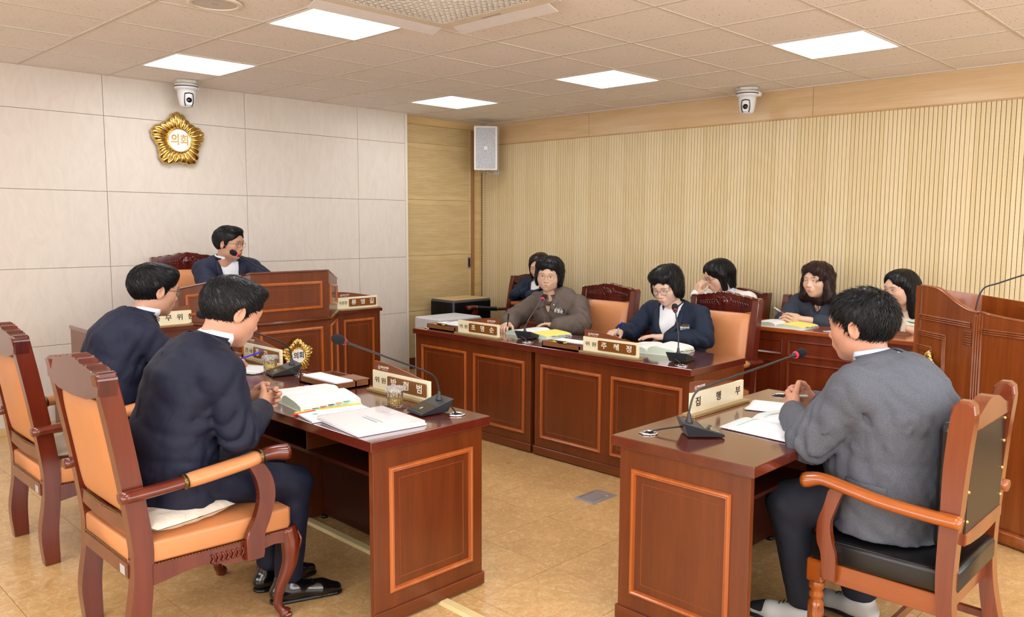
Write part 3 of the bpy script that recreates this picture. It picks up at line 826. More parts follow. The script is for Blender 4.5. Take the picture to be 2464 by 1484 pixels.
        G().tube(pad, [(.027*min(1, .86+.14*sin(pi*i/(n_-1))*3), .037*min(1, .86+.14*sin(pi*i/(n_-1))*3)) for i in range(n_)], 14).done('arm_pad', le if not black else m_blk, arm)
        for e in (pad[0], pad[-1]):
            G().tube([e-Vector((.006, 0, 0)), e+Vector((.006, 0, .0006))], [(.028, .038), (.028, .038)], 14).done('nail_ring', m_nail, arm)
        sp = sm2([(.085, .67), (.12, .60), (.13, .52), (.105, .44), (.075, .38), (.075, .29)], 4)
        sq = sm2([(.145, .29), (.148, .38), (.172, .44), (.195, .52), (.185, .60), (.145, .67)], 4)
        G().prism(sp+sq, s*.300, s*.328, 'xz', .004).done('arm_support', wd, t)
    if not black:
        G().bb((-.3195, -.20, .325), (-.3185, -.155, .358)).done('asset_sticker', plain('sticker_paper', '#b5b0ac', .7), t)
    return t
T1 = throne((-.43, -3.00, 0), 0, 'orange leather carved armchair under the nearer suited man')
T2 = throne((-.38, -1.81, 0), 0, 'orange leather carved armchair behind it, under the suited man with glasses')
T3 = throne((2.99, -2.12, 0), pi, 'orange leather carved armchair behind the woman in the taupe blouse')
T4 = throne((2.97, -3.17, 0), pi, 'orange leather carved armchair behind the woman in the navy jacket')
T5 = throne((1.02, .06, .22), radians(-97), 'orange leather carved armchair on the platform behind the rostrum')
gs = 'black leather staff chairs along the slatted wall'
throne((4.15, -.12, .095), pi, 'black leather armchair beside the dark air purifier', gs, True)
throne((4.16, -2.62, .095), pi, 'black leather armchair behind the woman with the pale blue collar', gs, True)
throne((4.16, -3.29, .095), pi, 'black leather armchair behind the woman with wavy brown hair', gs, True)
throne((4.16, -3.96, .095), pi, 'black leather armchair behind the woman with long black hair', gs, True)

# ---- witness chair
def witness_chair():
    t = thing('witness_armchair', 'black leather armchair with orange-brown frame and turned legs under the man in grey', 'chair', (1.32, -5.13, 0), pi/2)
    wd = wood('witness_chair_wood', '#61260c', '#77320f', '#8c4016', 'z', .2, .7, .6, .6)
    wl = wood('witness_chair_light_wood', '#88400f', '#9e4f16', '#b3601f', 'x', .22, .7, .6, .5)
    X0 = -.235  # rear
    for s in (-1, 1):
        y = s*.235
        fr = sm2([(X0+.035, .99), (X0+.05, .8), (X0+.052, .6), (X0+.055, .42), (X0+.045, .28), (X0+.02, .12), (X0-.03, .0)], 5)
        bk = sm2([(X0-.075, .0), (X0-.035, .12), (X0-.005, .28), (X0+.0, .42), (X0-.008, .6), (X0-.02, .8), (X0-.035, .97)], 5)
        top = [(X0-.03, 1.0), (X0-.015, 1.012), (X0+.015, 1.012)]
        G().prism(fr+bk+top, y-.028, y+.028, 'xz', .008, seg=2).done('back_leg', wd, t)
    tr = sm2([(-.21, .945), (-.15, .955), (-.07, .985), (0, .995), (.07, .985), (.15, .955), (.21, .945)], 5)+[(.21, .90), (-.21, .90)]
    G().prism(tr, X0-.022, X0+.026, 'yz', .008, seg=2).done('crest_rail', wd, t)
    g = G().prism(sm2([(-.21, .52), (0, .508), (.21, .52)], 4)+[(.21, .56), (-.21, .56)], X0-.018, X0+.02, 'yz', .004); g.done('lower_rail', wd, t)
    def surf(n=12): pass
    g = G().prism(sm2([(-.205, .89), (0, .925), (.205, .89)], 4)+[(.205, .545), (0, .53), (-.205, .545)], X0-.012, X0+.012, 'yz', .004); g.done('back_panel', m_blk, t)
    G().box((X0+.05, 0, .70), (.085, .41, .44), .03, seg=4).done('back_cushion', m_blk, t)
    g = G()
    for y_, z_ in [(-.19, .885), (-.1, .903), (0, .912), (.1, .903), (.19, .885), (-.197, .80), (.197, .80), (-.197, .7), (.197, .7), (-.197, .6), (.197, .6), (-.17, .55), (-.085, .543), (0, .54), (.085, .543), (.17, .55)]:
        G().lathe([(0, .006), (.004, .005), (.0068, 0)], 10, basis((0, 1, 0), (0, 0, 1), (-1, 0, 0), (X0-.0125, y_, z_)), cap=False).done('brass_stud', plain('stud_brass', '#c7a868', .25, .9), t)
    G().prism([(-.24, -.205), (-.19, -.25), (.24, -.262), (.262, -.24), (.262, .24), (.24, .262), (-.19, .25), (-.24, .205)], .345, .435, 'xy', .02, seg=4, smooth=True).done('seat_cushion', m_blk, t)
    G().tube([(-.18, -.243, .430), (.235, -.252, .430)], .003, 6).tube([(.235, -.252, .43), (.255, -.235, .43), (.255, .235, .43), (.235, .252, .43), (-.18, .243, .43)], .003, 6).done('seat_piping', m_blk, t)
    for s in (-1, 1): G().bb((-.19, s*.228, .272), (.235, s*.250, .346), .003).done('apron', wl, t)
    G().bb((.235, -.23, .272), (.258, .23, .346), .003).done('apron', wl, t); G().bb((-.215, -.21, .275), (-.195, .21, .346), .003).done('apron', wd, t)
    for s in (-1, 1):
        c = (.232, s*.235)
        g = G().box((c[0], c[1], .305), (.062, .062, .085), .006)
        pf = [(.026, .262), (.029, .255), (.029, .235), (.020, .226), (.027, .214), (.027, .200), (.019, .192), (.028, .18), (.030, .12), (.025, .05), (.024, .03), (.028, .025), (.020, .0)]
        l = g.lathe(pf, 20, Matrix.Translation((c[0], c[1], 0))).done('front_leg', wl, t)
        g = G()
        for k in range(8): a = 2*pi*k/8; g.tube([(c[0]+.029*cos(a), c[1]+.029*sin(a), .17), (c[0]+.027*cos(a), c[1]+.027*sin(a), .06)], .0025, 5)
        g.done('flute', wd, l)
        sp = sm2([(.13, .635), (.155, .57), (.175, .50), (.165, .43), (.15, .38), (.150, .285)], 4)
        sq = sm2([(.198, .285), (.205, .38), (.222, .43), (.222, .50), (.20, .57), (.185, .635)], 4)
        G().prism(sp+sq, s*.251, s*.277, 'xz', .006, seg=2).done('arm_support', wd, t)
        A = smooth_path([(-.255, s*.272, .615), (-.15, s*.278, .618), (0, s*.29, .632), (.12, s*.30, .655), (.20, s*.305, .668), (.262, s*.305, .652)], 5)
        k = len(A); R = [(.022, .030) if i < k-6 else (.022+.006*min(1, (i-k+6)/4), .03+.012*min(1, (i-k+6)/4)) for i in range(k)]
        G().tube(A, R, 14).done('armrest', wl, t)
        G().bb((-.235, s*.228, .10), (.232, s*.246, .132), .004).done('stretcher', wd, t)
    G().bb((0.0, -.23, .10), (.022, .23, .132), .004).done('stretcher', wd, t)
    return t
witness_chair()

# ------------------------------------------------------------------ lectern
def lectern():
    LX, LY = 2.75, -4.95
    t = thing('lectern', 'curved wooden lectern with ribbed bands and gooseneck microphone beside the slatted wall', 'lectern', (LX, LY, 0))
    wd = wood('lectern_wood', '#743611', '#884418', '#9c5321', 'z', .24, .8, .4, .8)
    front = [Vector((*p, 0)) for p in [(3.06, -4.56), (3.03, -4.585), (2.985, -4.64), (2.93, -4.71), (2.87, -4.79), (2.80, -4.88), (2.765, -4.93)]]
    front = smooth_path(front, 5)
    side = [Vector(p) for p in [(2.752, -4.95, 0), (2.735, -5.0, 0), (2.70, -5.1, 0), (2.62, -5.33, 0)]]
    def topz(u): return 1.235-.005*u if u < .35 else 1.233-.10*(.5-.5*cos(pi*min(1, (u-.35)/.55)))
    def skin(P, zt, zb=.0, th=.03):
        V = []; F = []; n = len(P)
        for i, p in enumerate(P):
            d = (P[min(i+1, n-1)]-P[max(i-1, 0)]).normalized(); nr = Vector((d.y, -d.x, 0))
            if nr.x > 0: nr = -nr
            q = p-nr*th
            for a, z in ((p, zb), (p, zt(i/(n-1))), (q, zt(i/(n-1))), (q, zb)): V.append((a.x-LX, a.y-LY, z))
        for i in range(n-1):
            for j in range(4): F.append((i*4+j, i*4+(j+1) % 4, (i+1)*4+(j+1) % 4, (i+1)*4+j))
        F.append((0, 1, 2, 3)); F.append(tuple((n-1)*4+k for k in (3, 2, 1, 0)))
        return V, F
    V, F = skin(front, topz); g = G().grid_cloud(V, F, smooth=False); g.done('curved_front', wd, t, recalc=True)
    V, F = skin(side, lambda u: 1.135-.03*u); g = G().grid_cloud(V, F, smooth=False); g.done('side_panel', wd, t, recalc=True)
    # body behind
    B = [(3.06, -4.56), (3.42, -4.78), (3.34, -5.1), (2.98, -5.5), (2.62, -5.33)]
    V, F = skin([Vector((*p, 0)) for p in B[:1]+[(3.25, -4.64)]+B[1:3]], lambda u: 1.235-.09*u); G().grid_cloud(V, F, smooth=False).done('far_side_panel', wd, t, recalc=True)
    G().prism([(p[0]-LX, p[1]-LY) for p in [(3.03, -4.6), (3.4, -4.8), (3.32, -5.1), (2.98, -5.45), (2.66, -5.3), (2.78, -4.95)]], 1.02, 1.045, 'xy').done('reading_top', wd, t)
    G().prism([(p[0]-LX, p[1]-LY) for p in [(3.04, -4.6), (3.38, -4.8), (3.3, -5.1), (2.98, -5.43), (2.68, -5.3), (2.79, -4.95)]], 0, 1.02, 'xy').done('cabinet', wd, t, recalc=True)
    def off(P, e):
        out = []; n = len(P)
        for i, p in enumerate(P):
            d = (P[min(i+1, n-1)]-P[max(i-1, 0)]).normalized(); nr = Vector((d.y, -d.x, 0))
            if nr.x > 0: nr = -nr
            out.append(p+nr*e)
        return out
    def rib(P, z, name='rib_band', k=3):
        g = G()
        for q in range(k): g.tube([(p.x-LX, p.y-LY, z-q*.0105) for p in off(P, .003)], .0055, 6)
        g.done(name, wd, t)
    n = len(front)
    rib(front[:int(n*.93)], 1.075); rib(front[:int(n*.62)], .985); rib(front[:int(n*.45)], .905); rib(side[0:], 1.055)
    for fr_, zt in ((.62, .985), (.45, .905)):
        p = off(front, .003)[int(n*fr_)-1]; g = G()
        for q in range(3):
            pp = off(front, .003)[int(n*fr_)-1-0]; dd = (front[int(n*fr_)]-front[int(n*fr_)-1]).normalized()*(-q*.010)
            g.tube([(pp.x+dd.x-LX, pp.y+dd.y-LY, .12), (pp.x+dd.x-LX, pp.y+dd.y-LY, zt-q*.0105)], .0055, 6)
        g.done('upright_rib', wd, t)
    # pilaster ribs at the corner
    g = G(); c = Vector((2.757, -4.94, 0)); dr_ = Vector((.33, .94, 0)).normalized(); nr = Vector((-.94, .33, 0))
    for q in range(4): p = c+dr_*(.012-.013*q)+nr*.004; g.tube([(p.x-LX, p.y-LY, .10), (p.x-LX, p.y-LY, 1.125)], .006, 6)
    g.done('corner_pilaster', wd, t)
    g = G(); pf = off(front, .003)
    for q in range(6):
        a, b = pf[int(n*.80)], pf[int(n*.93)]; g.tube([(a.x-LX, a.y-LY, 1.030-q*.013), (b.x-LX, b.y-LY, 1.030-q*.013)], .0045, 6)
    g.done('vent_rib', wd, t)
    # top trim
    g = G()
    g.tube([(p.x-LX, p.y-LY, topz(i/(n-1))+.002) for i, p in enumerate(off(front, -.014))], .018, 8, flat=((0, 0, 1), .4)); g.tube([(p.x-LX, p.y-LY, 1.137-.03*i/3) for i, p in enumerate(off(side, -.014))], .018, 8, flat=((0, 0, 1), .4))
    g.done('top_rail', wd, t)
    P2 = [Vector((*p, 0)) for p in [(3.30, -5.0), (3.12, -5.2), (2.95, -5.40)]]
    V, F = skin(P2, lambda u: 1.135-.008*u, 1.0, .02); G().grid_cloud(V, F, smooth=False).done('rear_rail', wd, t, recalc=True)
    g = G(); 
    g.tube([(p.x-LX, p.y-LY, .04) for p in off(front, .01)], .012, 6, flat=((0, 0, 1), 3.2)); g.tube([(p.x-LX, p.y-LY, .04) for p in off(side, .01)], .012, 6, flat=((0, 0, 1), 3.2)); g.done('plinth', wd, t)
    return t
lectern()
crest('lectern_crest', 'small gold emblem on the curved lectern front, seen edge-on', (2.955, -4.655, .785), radians(216), .105, MC['crest_letters'])

# ------------------------------------------------------------------ appliances near the door
t = thing('air_purifier', 'black air purifier with vertical ribs and wood-look top near the door', 'air purifier', (4.02, .47, 0), 0)
G().bb((-.24, -.19, 0), (.30, .19, .76), .02, seg=3).done('housing', plain('purifier_grey', '#4a4c52', .35), t)
g = G()
for k in range(44): xx = -.225+k*.0116; g.bb((xx, -.198, .05), (xx+.0065, -.188, .735))
for k in range(28): yy = -.17+k*.0122; g.bb((-.25, yy, .05), (-.238, yy+.0065, .735))
tag(g.done('rib_grille', m_black, t), kind='stuff')
G().bb((-.22, -.17, .757), (.28, .17, .766), .004).done('top_panel', m_pale_y, t)
t = thing('office_machine', 'low white boxy machine with blue light strip by the perforated door', 'machine', (3.44, -.02, 0), 0)
G().bb((-.25, -.20, .0), (.27, .20, .652), .012, seg=2).done('housing', plain('machine_white', '#d6d8dc', .4), t)
G().bb((.02, -.204, .60), (.275, -.19, .636), .003).done('control_strip', plain('machine_grey', '#9aa0a8', .35), t)
G().bb((.17, -.2055, .612), (.245, -.203, .622)).done('status_light', plain('blue_light', '#5fb0e6', .3), t)
# ================================================================== PEOPLE: implicit surfaces -> one continuous skin
class Fld:
    def __init__(s, lo, hi, v):
        s.v = v; s.lo = np.array(lo, float)-2*v; n = np.ceil((np.array(hi)+2*v-s.lo)/v).astype(int)+1
        s.n = n; s.d = np.full(n, .5, np.float32)
        s.ax = [(s.lo[i]+np.arange(n[i])*v).astype(np.float32) for i in range(3)]
    def _sl(s, lo, hi, m):
        i0 = np.clip(np.floor((np.array(lo)-m-s.lo)/s.v).astype(int), 0, s.n-1); i1 = np.clip(np.ceil((np.array(hi)+m-s.lo)/s.v).astype(int)+1, 1, s.n)
        if np.any(i1 <= i0): return None
        S = tuple(slice(a, b) for a, b in zip(i0, i1))
        return S, s.ax[0][S[0]][:, None, None], s.ax[1][S[1]][None, :, None], s.ax[2][S[2]][None, None, :]
    def _mix(s, S, d, k, op):
        a = s.d[S]
        if op == 'u':
            if k <= 0: r = np.minimum(a, d)
            else: h = np.clip(k-np.abs(a-d), 0, None); r = np.minimum(a, d)-h*h/(4*k)
        elif op == 's':
            d = -d
            if k <= 0: r = np.maximum(a, d)
            else: h = np.clip(k-np.abs(a-d), 0, None); r = np.maximum(a, d)+h*h/(4*k)
        s.d[S] = r
    def cone(s, a, b, ra, rb, k=.0, op='u', flat=None):
        a = np.array(a, float); b = np.array(b, float); R = max(ra, rb); lo = np.minimum(a, b)-R; hi = np.maximum(a, b)+R
        q = s._sl(lo, hi, k+3*s.v+.012)
        if q is None: return s
        S, X, Y, Z = q
        P = [X-a[0], Y-a[1], Z-a[2]]; B = b-a
        if flat is not None:
            ax, f = np.array(flat[0], float), flat[1]; g = 1/f-1
            dd = (P[0]*ax[0]+P[1]*ax[1]+P[2]*ax[2])*g; P = [P[i]+dd*ax[i] for i in range(3)]; B = B+g*B.dot(ax)*ax
        L2 = max(B.dot(B), 1e-9)
        t = np.clip((P[0]*B[0]+P[1]*B[1]+P[2]*B[2])/L2, 0, 1)
        d = np.sqrt((P[0]-t*B[0])**2+(P[1]-t*B[1])**2+(P[2]-t*B[2])**2)-(ra+(rb-ra)*t)
        if flat is not None: d = d*(.5+.5*flat[1])
        s._mix(S, d.astype(np.float32), k, op); return s
    def ell(s, c, r, k=.0, op='u', M=None):
        c = np.array(c, float); r = np.array(r, float); R = r.max()
        q = s._sl(c-R, c+R, k+3*s.v+.012)
        if q is None: return s
        S, X, Y, Z = q; P = [X-c[0], Y-c[1], Z-c[2]]
        if M is not None: P = [P[0]*M[0][i]+P[1]*M[1][i]+P[2]*M[2][i] for i in range(3)]
        k0 = np.sqrt((P[0]/r[0])**2+(P[1]/r[1])**2+(P[2]/r[2])**2)+1e-6
        k1 = np.sqrt((P[0]/r[0]**2)**2+(P[1]/r[1]**2)**2+(P[2]/r[2]**2)**2)+1e-6
        s._mix(S, (k0*(k0-1)/k1).astype(np.float32), k, op); return s
    def plane(s, p, n, k=.0):
        """cut away the side the normal points to"""
        n = np.array(n, float); n /= np.linalg.norm(n); X, Y, Z = s.ax[0][:, None, None], s.ax[1][None, :, None], s.ax[2][None, None, :]
        d = -((X-p[0])*n[0]+(Y-p[1])*n[1]+(Z-p[2])*n[2])
        s._mix(tuple(slice(None) for _ in range(3)), (d+0*s.d).astype(np.float32), k, 's'); return s
    def add(s, fn):
        X, Y, Z = s.ax[0][:, None, None], s.ax[1][None, :, None], s.ax[2][None, None, :]
        s.d += fn(X, Y, Z).astype(np.float32); return s
    def mesh(s, relax=1):
        D = s.d; sg = D < 0; n = D.shape
        c = np.zeros(tuple(x-1 for x in n), np.int8)
        for i in (0, 1):
            for j in (0, 1):
                for k in (0, 1): c += sg[i:n[0]-1+i, j:n[1]-1+j, k:n[2]-1+k]
        act = (c > 0) & (c < 8); I = np.argwhere(act); idx = -np.ones(act.shape, np.int32); idx[act] = np.arange(len(I))
        acc = np.zeros((len(I), 3)); cnt = np.zeros(len(I))
        off = [(i, j, k) for i in (0, 1) for j in (0, 1) for k in (0, 1)]
        val = {o: D[I[:, 0]+o[0], I[:, 1]+o[1], I[:, 2]+o[2]] for o in off}
        for o in off:
            for ax in range(3):
                if o[ax]: continue
                p = list(o); p[ax] = 1; p = tuple(p); a, b = val[o], val[p]; m = (a < 0) != (b < 0)
                t = a[m]/(a[m]-b[m]); q = np.array(o, float)[None].repeat(m.sum(), 0); q[:, ax] += t
                acc[m] += q; cnt[m] += 1
        V = I+acc/cnt[:, None]; F = []
        for ax in range(3):
            u, w_ = (ax+1) % 3, (ax+2) % 3
            sl0 = [slice(None)]*3; sl1 = [slice(None)]*3; sl0[ax] = slice(0, -1); sl1[ax] = slice(1, None)
            a, b = sg[tuple(sl0)], sg[tuple(sl1)]; E = np.argwhere(a != b); E = E[(E[:, u] > 0) & (E[:, w_] > 0) & (E[:, u] < n[u]-1) & (E[:, w_] < n[w_]-1)]
            ins = a[E[:, 0], E[:, 1], E[:, 2]]
            def g(du, dw): Q = E.copy(); Q[:, u] -= du; Q[:, w_] -= dw; return idx[Q[:, 0], Q[:, 1], Q[:, 2]]
            q = np.stack([g(1, 1), g(0, 1), g(0, 0), g(1, 0)], 1); q[~ins] = q[~ins][:, ::-1]; F.append(q)
        F = np.concatenate(F); F = F[(F >= 0).all(1)]
        for _ in range(relax):
            A = np.zeros_like(V); C = np.zeros(len(V))
            for a, b in ((0, 1), (1, 2), (2, 3), (3, 0)):
                np.add.at(A, F[:, a], V[F[:, b]]); np.add.at(A, F[:, b], V[F[:, a]]); np.add.at(C, F[:, a], 1); np.add.at(C, F[:, b], 1)
            V = V*.5+.5*A/np.maximum(C, 1)[:, None]
        return V*s.v+s.lo, F
    def sample(s, P):
        q = (P-s.lo)/s.v; q = np.clip(q, 0, s.n-1.001); i = q.astype(int); f = q-i; out = 0
        for a in (0, 1):
            for b in (0, 1):
                for c in (0, 1):
                    w_ = (f[:, 0] if a else 1-f[:, 0])*(f[:, 1] if b else 1-f[:, 1])*(f[:, 2] if c else 1-f[:, 2])
                    out = out+w_*s.d[i[:, 0]+a, i[:, 1]+b, i[:, 2]+c]
        return out
    def grad(s, P):
        e = s.v; g = np.stack([s.sample(P+np.eye(3)[i]*e)-s.sample(P-np.eye(3)[i]*e) for i in range(3)], 1)
        return g/(np.linalg.norm(g, axis=1, keepdims=True)+1e-9)
def nrm(v): v = np.array(v, float); return v/(np.linalg.norm(v)+1e-9)

# ---- head (local: +y face, +z up, ear centre at origin)
def head_field(fem=False, wide=1.0, mouth=0.0, v=.0028):
    f = Fld((-.105*wide, -.125, -.185), (.105*wide, .135, .135), v); w_ = wide
    f.ell((0, -.014, .034), (.076*w_, .096, .086))
    f.ell((0, .040, .025), (.066*w_, .054, .066), .03)
    f.ell((0, .030, -.040), (.060*w_, .056, .066 if not fem else .062), .03)
    f.ell((0, .062, -.088 if not fem else -.082), (.021 if not fem else .016, .016, .016), .035)
    for s_ in (-1, 1):
        f.ell((s_*.043*w_, .012, -.062 if not fem else -.052), (.017, .028, .020), .035)
        f.ell((s_*.041*w_, .056, -.020), (.022, .020, .020), .03)
    f.cone((-.034, .079, .026), (.034, .079, .026), .009, .009, .025)
    f.ell((0, .086, -.052), (.026, .012, .020), .018)
    for s_ in (-1, 1): f.ell((s_*.031, .104, .008), (.018, .013, .012), .016, 's')
    for s_ in (-1, 1): f.ell((s_*.031, .0795, .006), (.0155, .012, .0098), .006)
    f.cone((0, .084, .012), (0, .1035, -.026), .0065, .0095 if not fem else .0085, .012)
    for s_ in (-1, 1): f.ell((s_*.0115, .0935, -.030), (.0085, .010, .0075), .007)
    # lips
    f.cone((-.014, .0885, -.053), (.014, .0885, -.053), .0036, .0036, .008); f.cone((-.010, .0885, -.0625), (.010, .0885, -.0625), .0042, .0042, .008)
    if mouth: f.ell((0, .100, -.0575), (.015, .010, .0045), .002, 's')
    f.ell((0, .094, -.073), (.012, .006, .005), .01, 's')
    # ears
    for s_ in (-1, 1):
        M = Matrix.Rotation(radians(s_*-18), 3, 'Z') @ Matrix.Rotation(radians(-8), 3, 'X'); M = [list(r) for r in M]
        f.ell((s_*.079*w_, -.004, -.002), (.007, .018, .031), .004, M=M); f.ell((s_*.086*w_, -.001, .002), (.007, .010, .017), .004, 's', M=M)
    # neck
    f.cone((0, -.022, -.06), (0, -.048, -.175), .050 if not fem else .043, .056 if not fem else .047, .035)
    if not fem: f.ell((0, .0, -.125), (.010, .012, .014), .02)
    return f

HAIR = {}
def hair_mat(name, c, rough=.38):
    if name in MC: return MC[name]
    t = NT(name); n = t.noise(t.map((1, 1, .35)), 120, 3, .6); c = lin(c)
    t.color(t.mix(n, tuple(x*.7 for x in c), tuple(x*1.35 for x in c))); t.set(rough=rough, spec=.35); t.bump(n, .35, .002); MC[name] = t.m; return t.m
def hair_field(style, w_=1.0, v=.0036):
    long_ = style in ('long',)
    f = Fld((-.13*w_, -.15, -.30 if long_ else -.16), (.13*w_, .14, .17), v)
    if style in ('short', 'short2', 'crew'):
        t = .010
        f.ell((0, -.016, .036), (.076*w_+t*.9, .096+t, .086+t)); f.ell((0, .03, .06), (.066*w_+t, .062, .058), .02)
        if style == 'short': f.ell((.008, .048, .098), (.064, .050, .027), .02)
        if style == 'short2': f.ell((0, .050, .088), (.068, .050, .034), .025)
        f.ell((0, .115, -.030), (.085, .080, .106 if style != 'short2' else .094), .012, 's')
        for s_ in (-1, 1):
            f.ell((s_*.095*w_, .0, -.018), (.030, .032, .040), .006, 's'); f.ell((s_*.085*w_, .060, -.025), (.03, .035, .055), .006, 's')
        f.ell((0, .02, -.115), (.12, .125, .078), .01, 's'); f.plane((0, -.09, -.058), (0, -.35, -1), .012)
    elif style == 'volume':      # short puffy perm, parted fringe
        f.ell((0, -.020, .044), (.097*w_, .112, .098)); f.ell((.012, .038, .088), (.080, .056, .040), .03)
        for s_ in (-1, 1):
            f.ell((s_*.078, .002, -.014), (.024, .050, .052), .025); f.cone((s_*.072, -.014, -.045), (s_*.080, -.016, -.066), .024, .011, .02)
        f.ell((0, -.070, -.030), (.078, .046, .062), .03); f.ell((0, -.068, -.085), (.060, .035, .03), .03)
        f.ell((-.006, .120, -.038), (.070, .085, .108), .010, 's')
        f.add(lambda X, Y, Z: .002*np.sin(60*X+30*Z)*np.sin(50*Z+35*Y))
    elif style == 'bob':
        f.ell((0, -.014, .036), (.092*w_, .110, .096)); f.ell((0, .035, .07), (.078, .058, .050), .03)
        for s_ in (-1, 1): f.cone((s_*.074, .006, .02), (s_*.070, .012, -.085), .030, .022, .02)
        f.cone((0, -.060, .0), (0, -.058, -.085), .075, .052, .03)
        f.ell((.006, .118, -.036), (.064, .090, .122), .010, 's')
    elif style == 'wavy':
        f.ell((0, -.014, .040), (.098*w_, .112, .098)); f.ell((0, .040, .075), (.080, .056, .046), .03)
        for s_ in (-1, 1):
            f.cone((s_*.078, .004, .03), (s_*.092, .0, -.105), .034, .040, .02)
        f.cone((0, -.055, .0), (0, -.055, -.115), .085, .075, .03)
        f.ell((.004, .118, -.045), (.062, .088, .112), .010, 's')
        f.add(lambda X, Y, Z: .004*np.sin(70*Z+20*X)*np.sin(45*Y+40*X))
    elif style == 'long':
        f.ell((0, -.014, .036), (.088*w_, .108, .095)); f.ell((0, .035, .07), (.076, .056, .048), .03)
        for s_ in (-1, 1): f.cone((s_*.070, .0, .02), (s_*.075, -.02, -.16), .030, .026, .02)
        f.cone((0, -.060, .0), (0, -.075, -.20), .078, .060, .03); f.cone((0, -.07, -.2), (0, -.085, -.27), .06, .03, .03)
        f.ell((.008, .118, -.038), (.062, .092, .125), .010, 's')
    return f
def locks(f, V, n, length, whorl, grav, r0, lift, rng, messy=.25, steps=6, zmin=-1, fringe=0):
    i = rng.integers(0, len(V), n*3); P = V[i]; P = P[P[:, 2] > zmin][:n]; n = len(P)
    P = P+rng.normal(0, .0015, P.shape); pts = []; ld = rng.uniform(.6, 1.15, n)[:, None]*length/steps
    jit = rng.normal(0, messy, P.shape); lf = rng.uniform(.2, 1, n)*lift
    Q = P.copy()
    for k in range(steps+1):
        N = f.grad(Q); d = f.sample(Q); tgt = .0005+lf*(k/steps)**1.5
        Q = Q-N*(d-tgt)[:, None]; pts.append(Q.copy())
        fl = nrm_rows(Q-whorl)*1.0+np.array([0, fringe, -grav])[None]+jit
        fl = fl-N*(fl*N).sum(1, keepdims=True); Q = Q+nrm_rows(fl)*ld
    pts = np.array(pts); T = np.gradient(pts, axis=0); T /= np.linalg.norm(T, axis=2, keepdims=True)+1e-9
    N = f.grad(pts.reshape(-1, 3)).reshape(pts.shape); B = np.cross(T, N); B /= np.linalg.norm(B, axis=2, keepdims=True)+1e-9; N = np.cross(B, T)
    Vv = []; m_ = 3
    rad = r0*np.array([.75+.25*min(1, k/1.5) if k < 2 else 1-(k-1.5)/(steps-1.2) for k in range(steps+1)]).clip(.1, 1)
    for j in range(m_):
        a = 2*pi*j/m_; Vv.append(pts+rad[:, None, None]*(cos(a)*B*1.5+sin(a)*N*.6))
    Vv = np.array(Vv)           # m, steps+1, n, 3
    Vv = Vv.transpose(2, 1, 0, 3).reshape(-1, 3); base = (np.arange(n)*(steps+1)*m_)[:, None, None]
    q = []
    for k in range(steps):
        for j in range(m_): q.append([k*m_+j, k*m_+(j+1) % m_, (k+1)*m_+(j+1) % m_, (k+1)*m_+j])
    F = (base+np.array(q)[None]).reshape(-1, 4)
    return Vv, F
def nrm_rows(a): return a/(np.linalg.norm(a, axis=1, keepdims=True)+1e-9)

# ---- hand
def hand_mesh(W, fdir, palm, side, curls, scale=1.0, spread=1.0, thumb=(.5, .35, .3), v=.0027):
    """W wrist point; fdir towards fingers; palm normal (out of the palm); side +1 = thumb on cross(f,n)"""
    F_ = nrm(fdir); N_ = np.array(palm, float); N_ = nrm(N_-F_*N_.dot(F_)); T_ = np.cross(F_, N_)*side
    B = np.stack([T_, F_, N_], 1)      # local x thumbwards, y fingers, z palm
    f = Fld((-.075, -.03, -.04), (.085, .20, .085), v)
    kn = [(.030, .083), (.0105, .090), (-.010, .086), (-.029, .076)]; ln = [(.040, .024, .020), (.045, .028, .021), (.041, .026, .021), (.032, .019, .018)]
    rr = [.0098, .0100, .0095, .0084]
    for (x, y), r in zip(kn, rr): f.cone((x*.62, .004, 0), (x, y, -.002), .0155, r*1.15, .012)
    f.ell((.026, .03, .010), (.017, .030, .015), .015); f.ell((-.022, .03, .008), (.013, .032, .012), .015); f.cone((0, -.03, 0), (0, .02, 0), .024, .024, .015, flat=((0, 0, 1), .72))
    for (x, y), L_, r, c, sp in zip(kn, ln, rr, curls, (.10, .02, -.06, -.15)):
        p = np.array([x, y, -.002]); a = 0; sx = sp*spread
        for k in range(3):
            a += c*(1.0, 1.15, .8)[k]; d = np.array([sx*cos(a), cos(a), sin(a)]); d /= np.linalg.norm(d); q = p+d*L_[k]
            f.cone(p, q, r*(1, .95, .88)[k], r*(.95, .88, .78)[k], .003); p = q
    a, b, c = thumb; p = np.array([.020, .018, .006]); d = nrm((.75, .62, b)); q = p+d*.040; f.cone(p, q, .0150, .0120, .012)
    d2 = nrm((.75-a*.9, .75, b+.15)); p, q = q, q+d2*.032; f.cone(p, q, .0115, .0105, .004); d3 = nrm((.6-a-c*.5, .8, b+c*.6)); f.cone(q, q+d3*.025, .0104, .0088, .003)
    V, Q = f.mesh(1); V = (V*scale) @ B.T+np.array(W, float)
    if side < 0: Q = Q[:, ::-1]
    if np.linalg.det(B) < 0 and side > 0 or np.linalg.det(B) > 0 and side < 0: Q = Q[:, ::-1]
    return V, Q

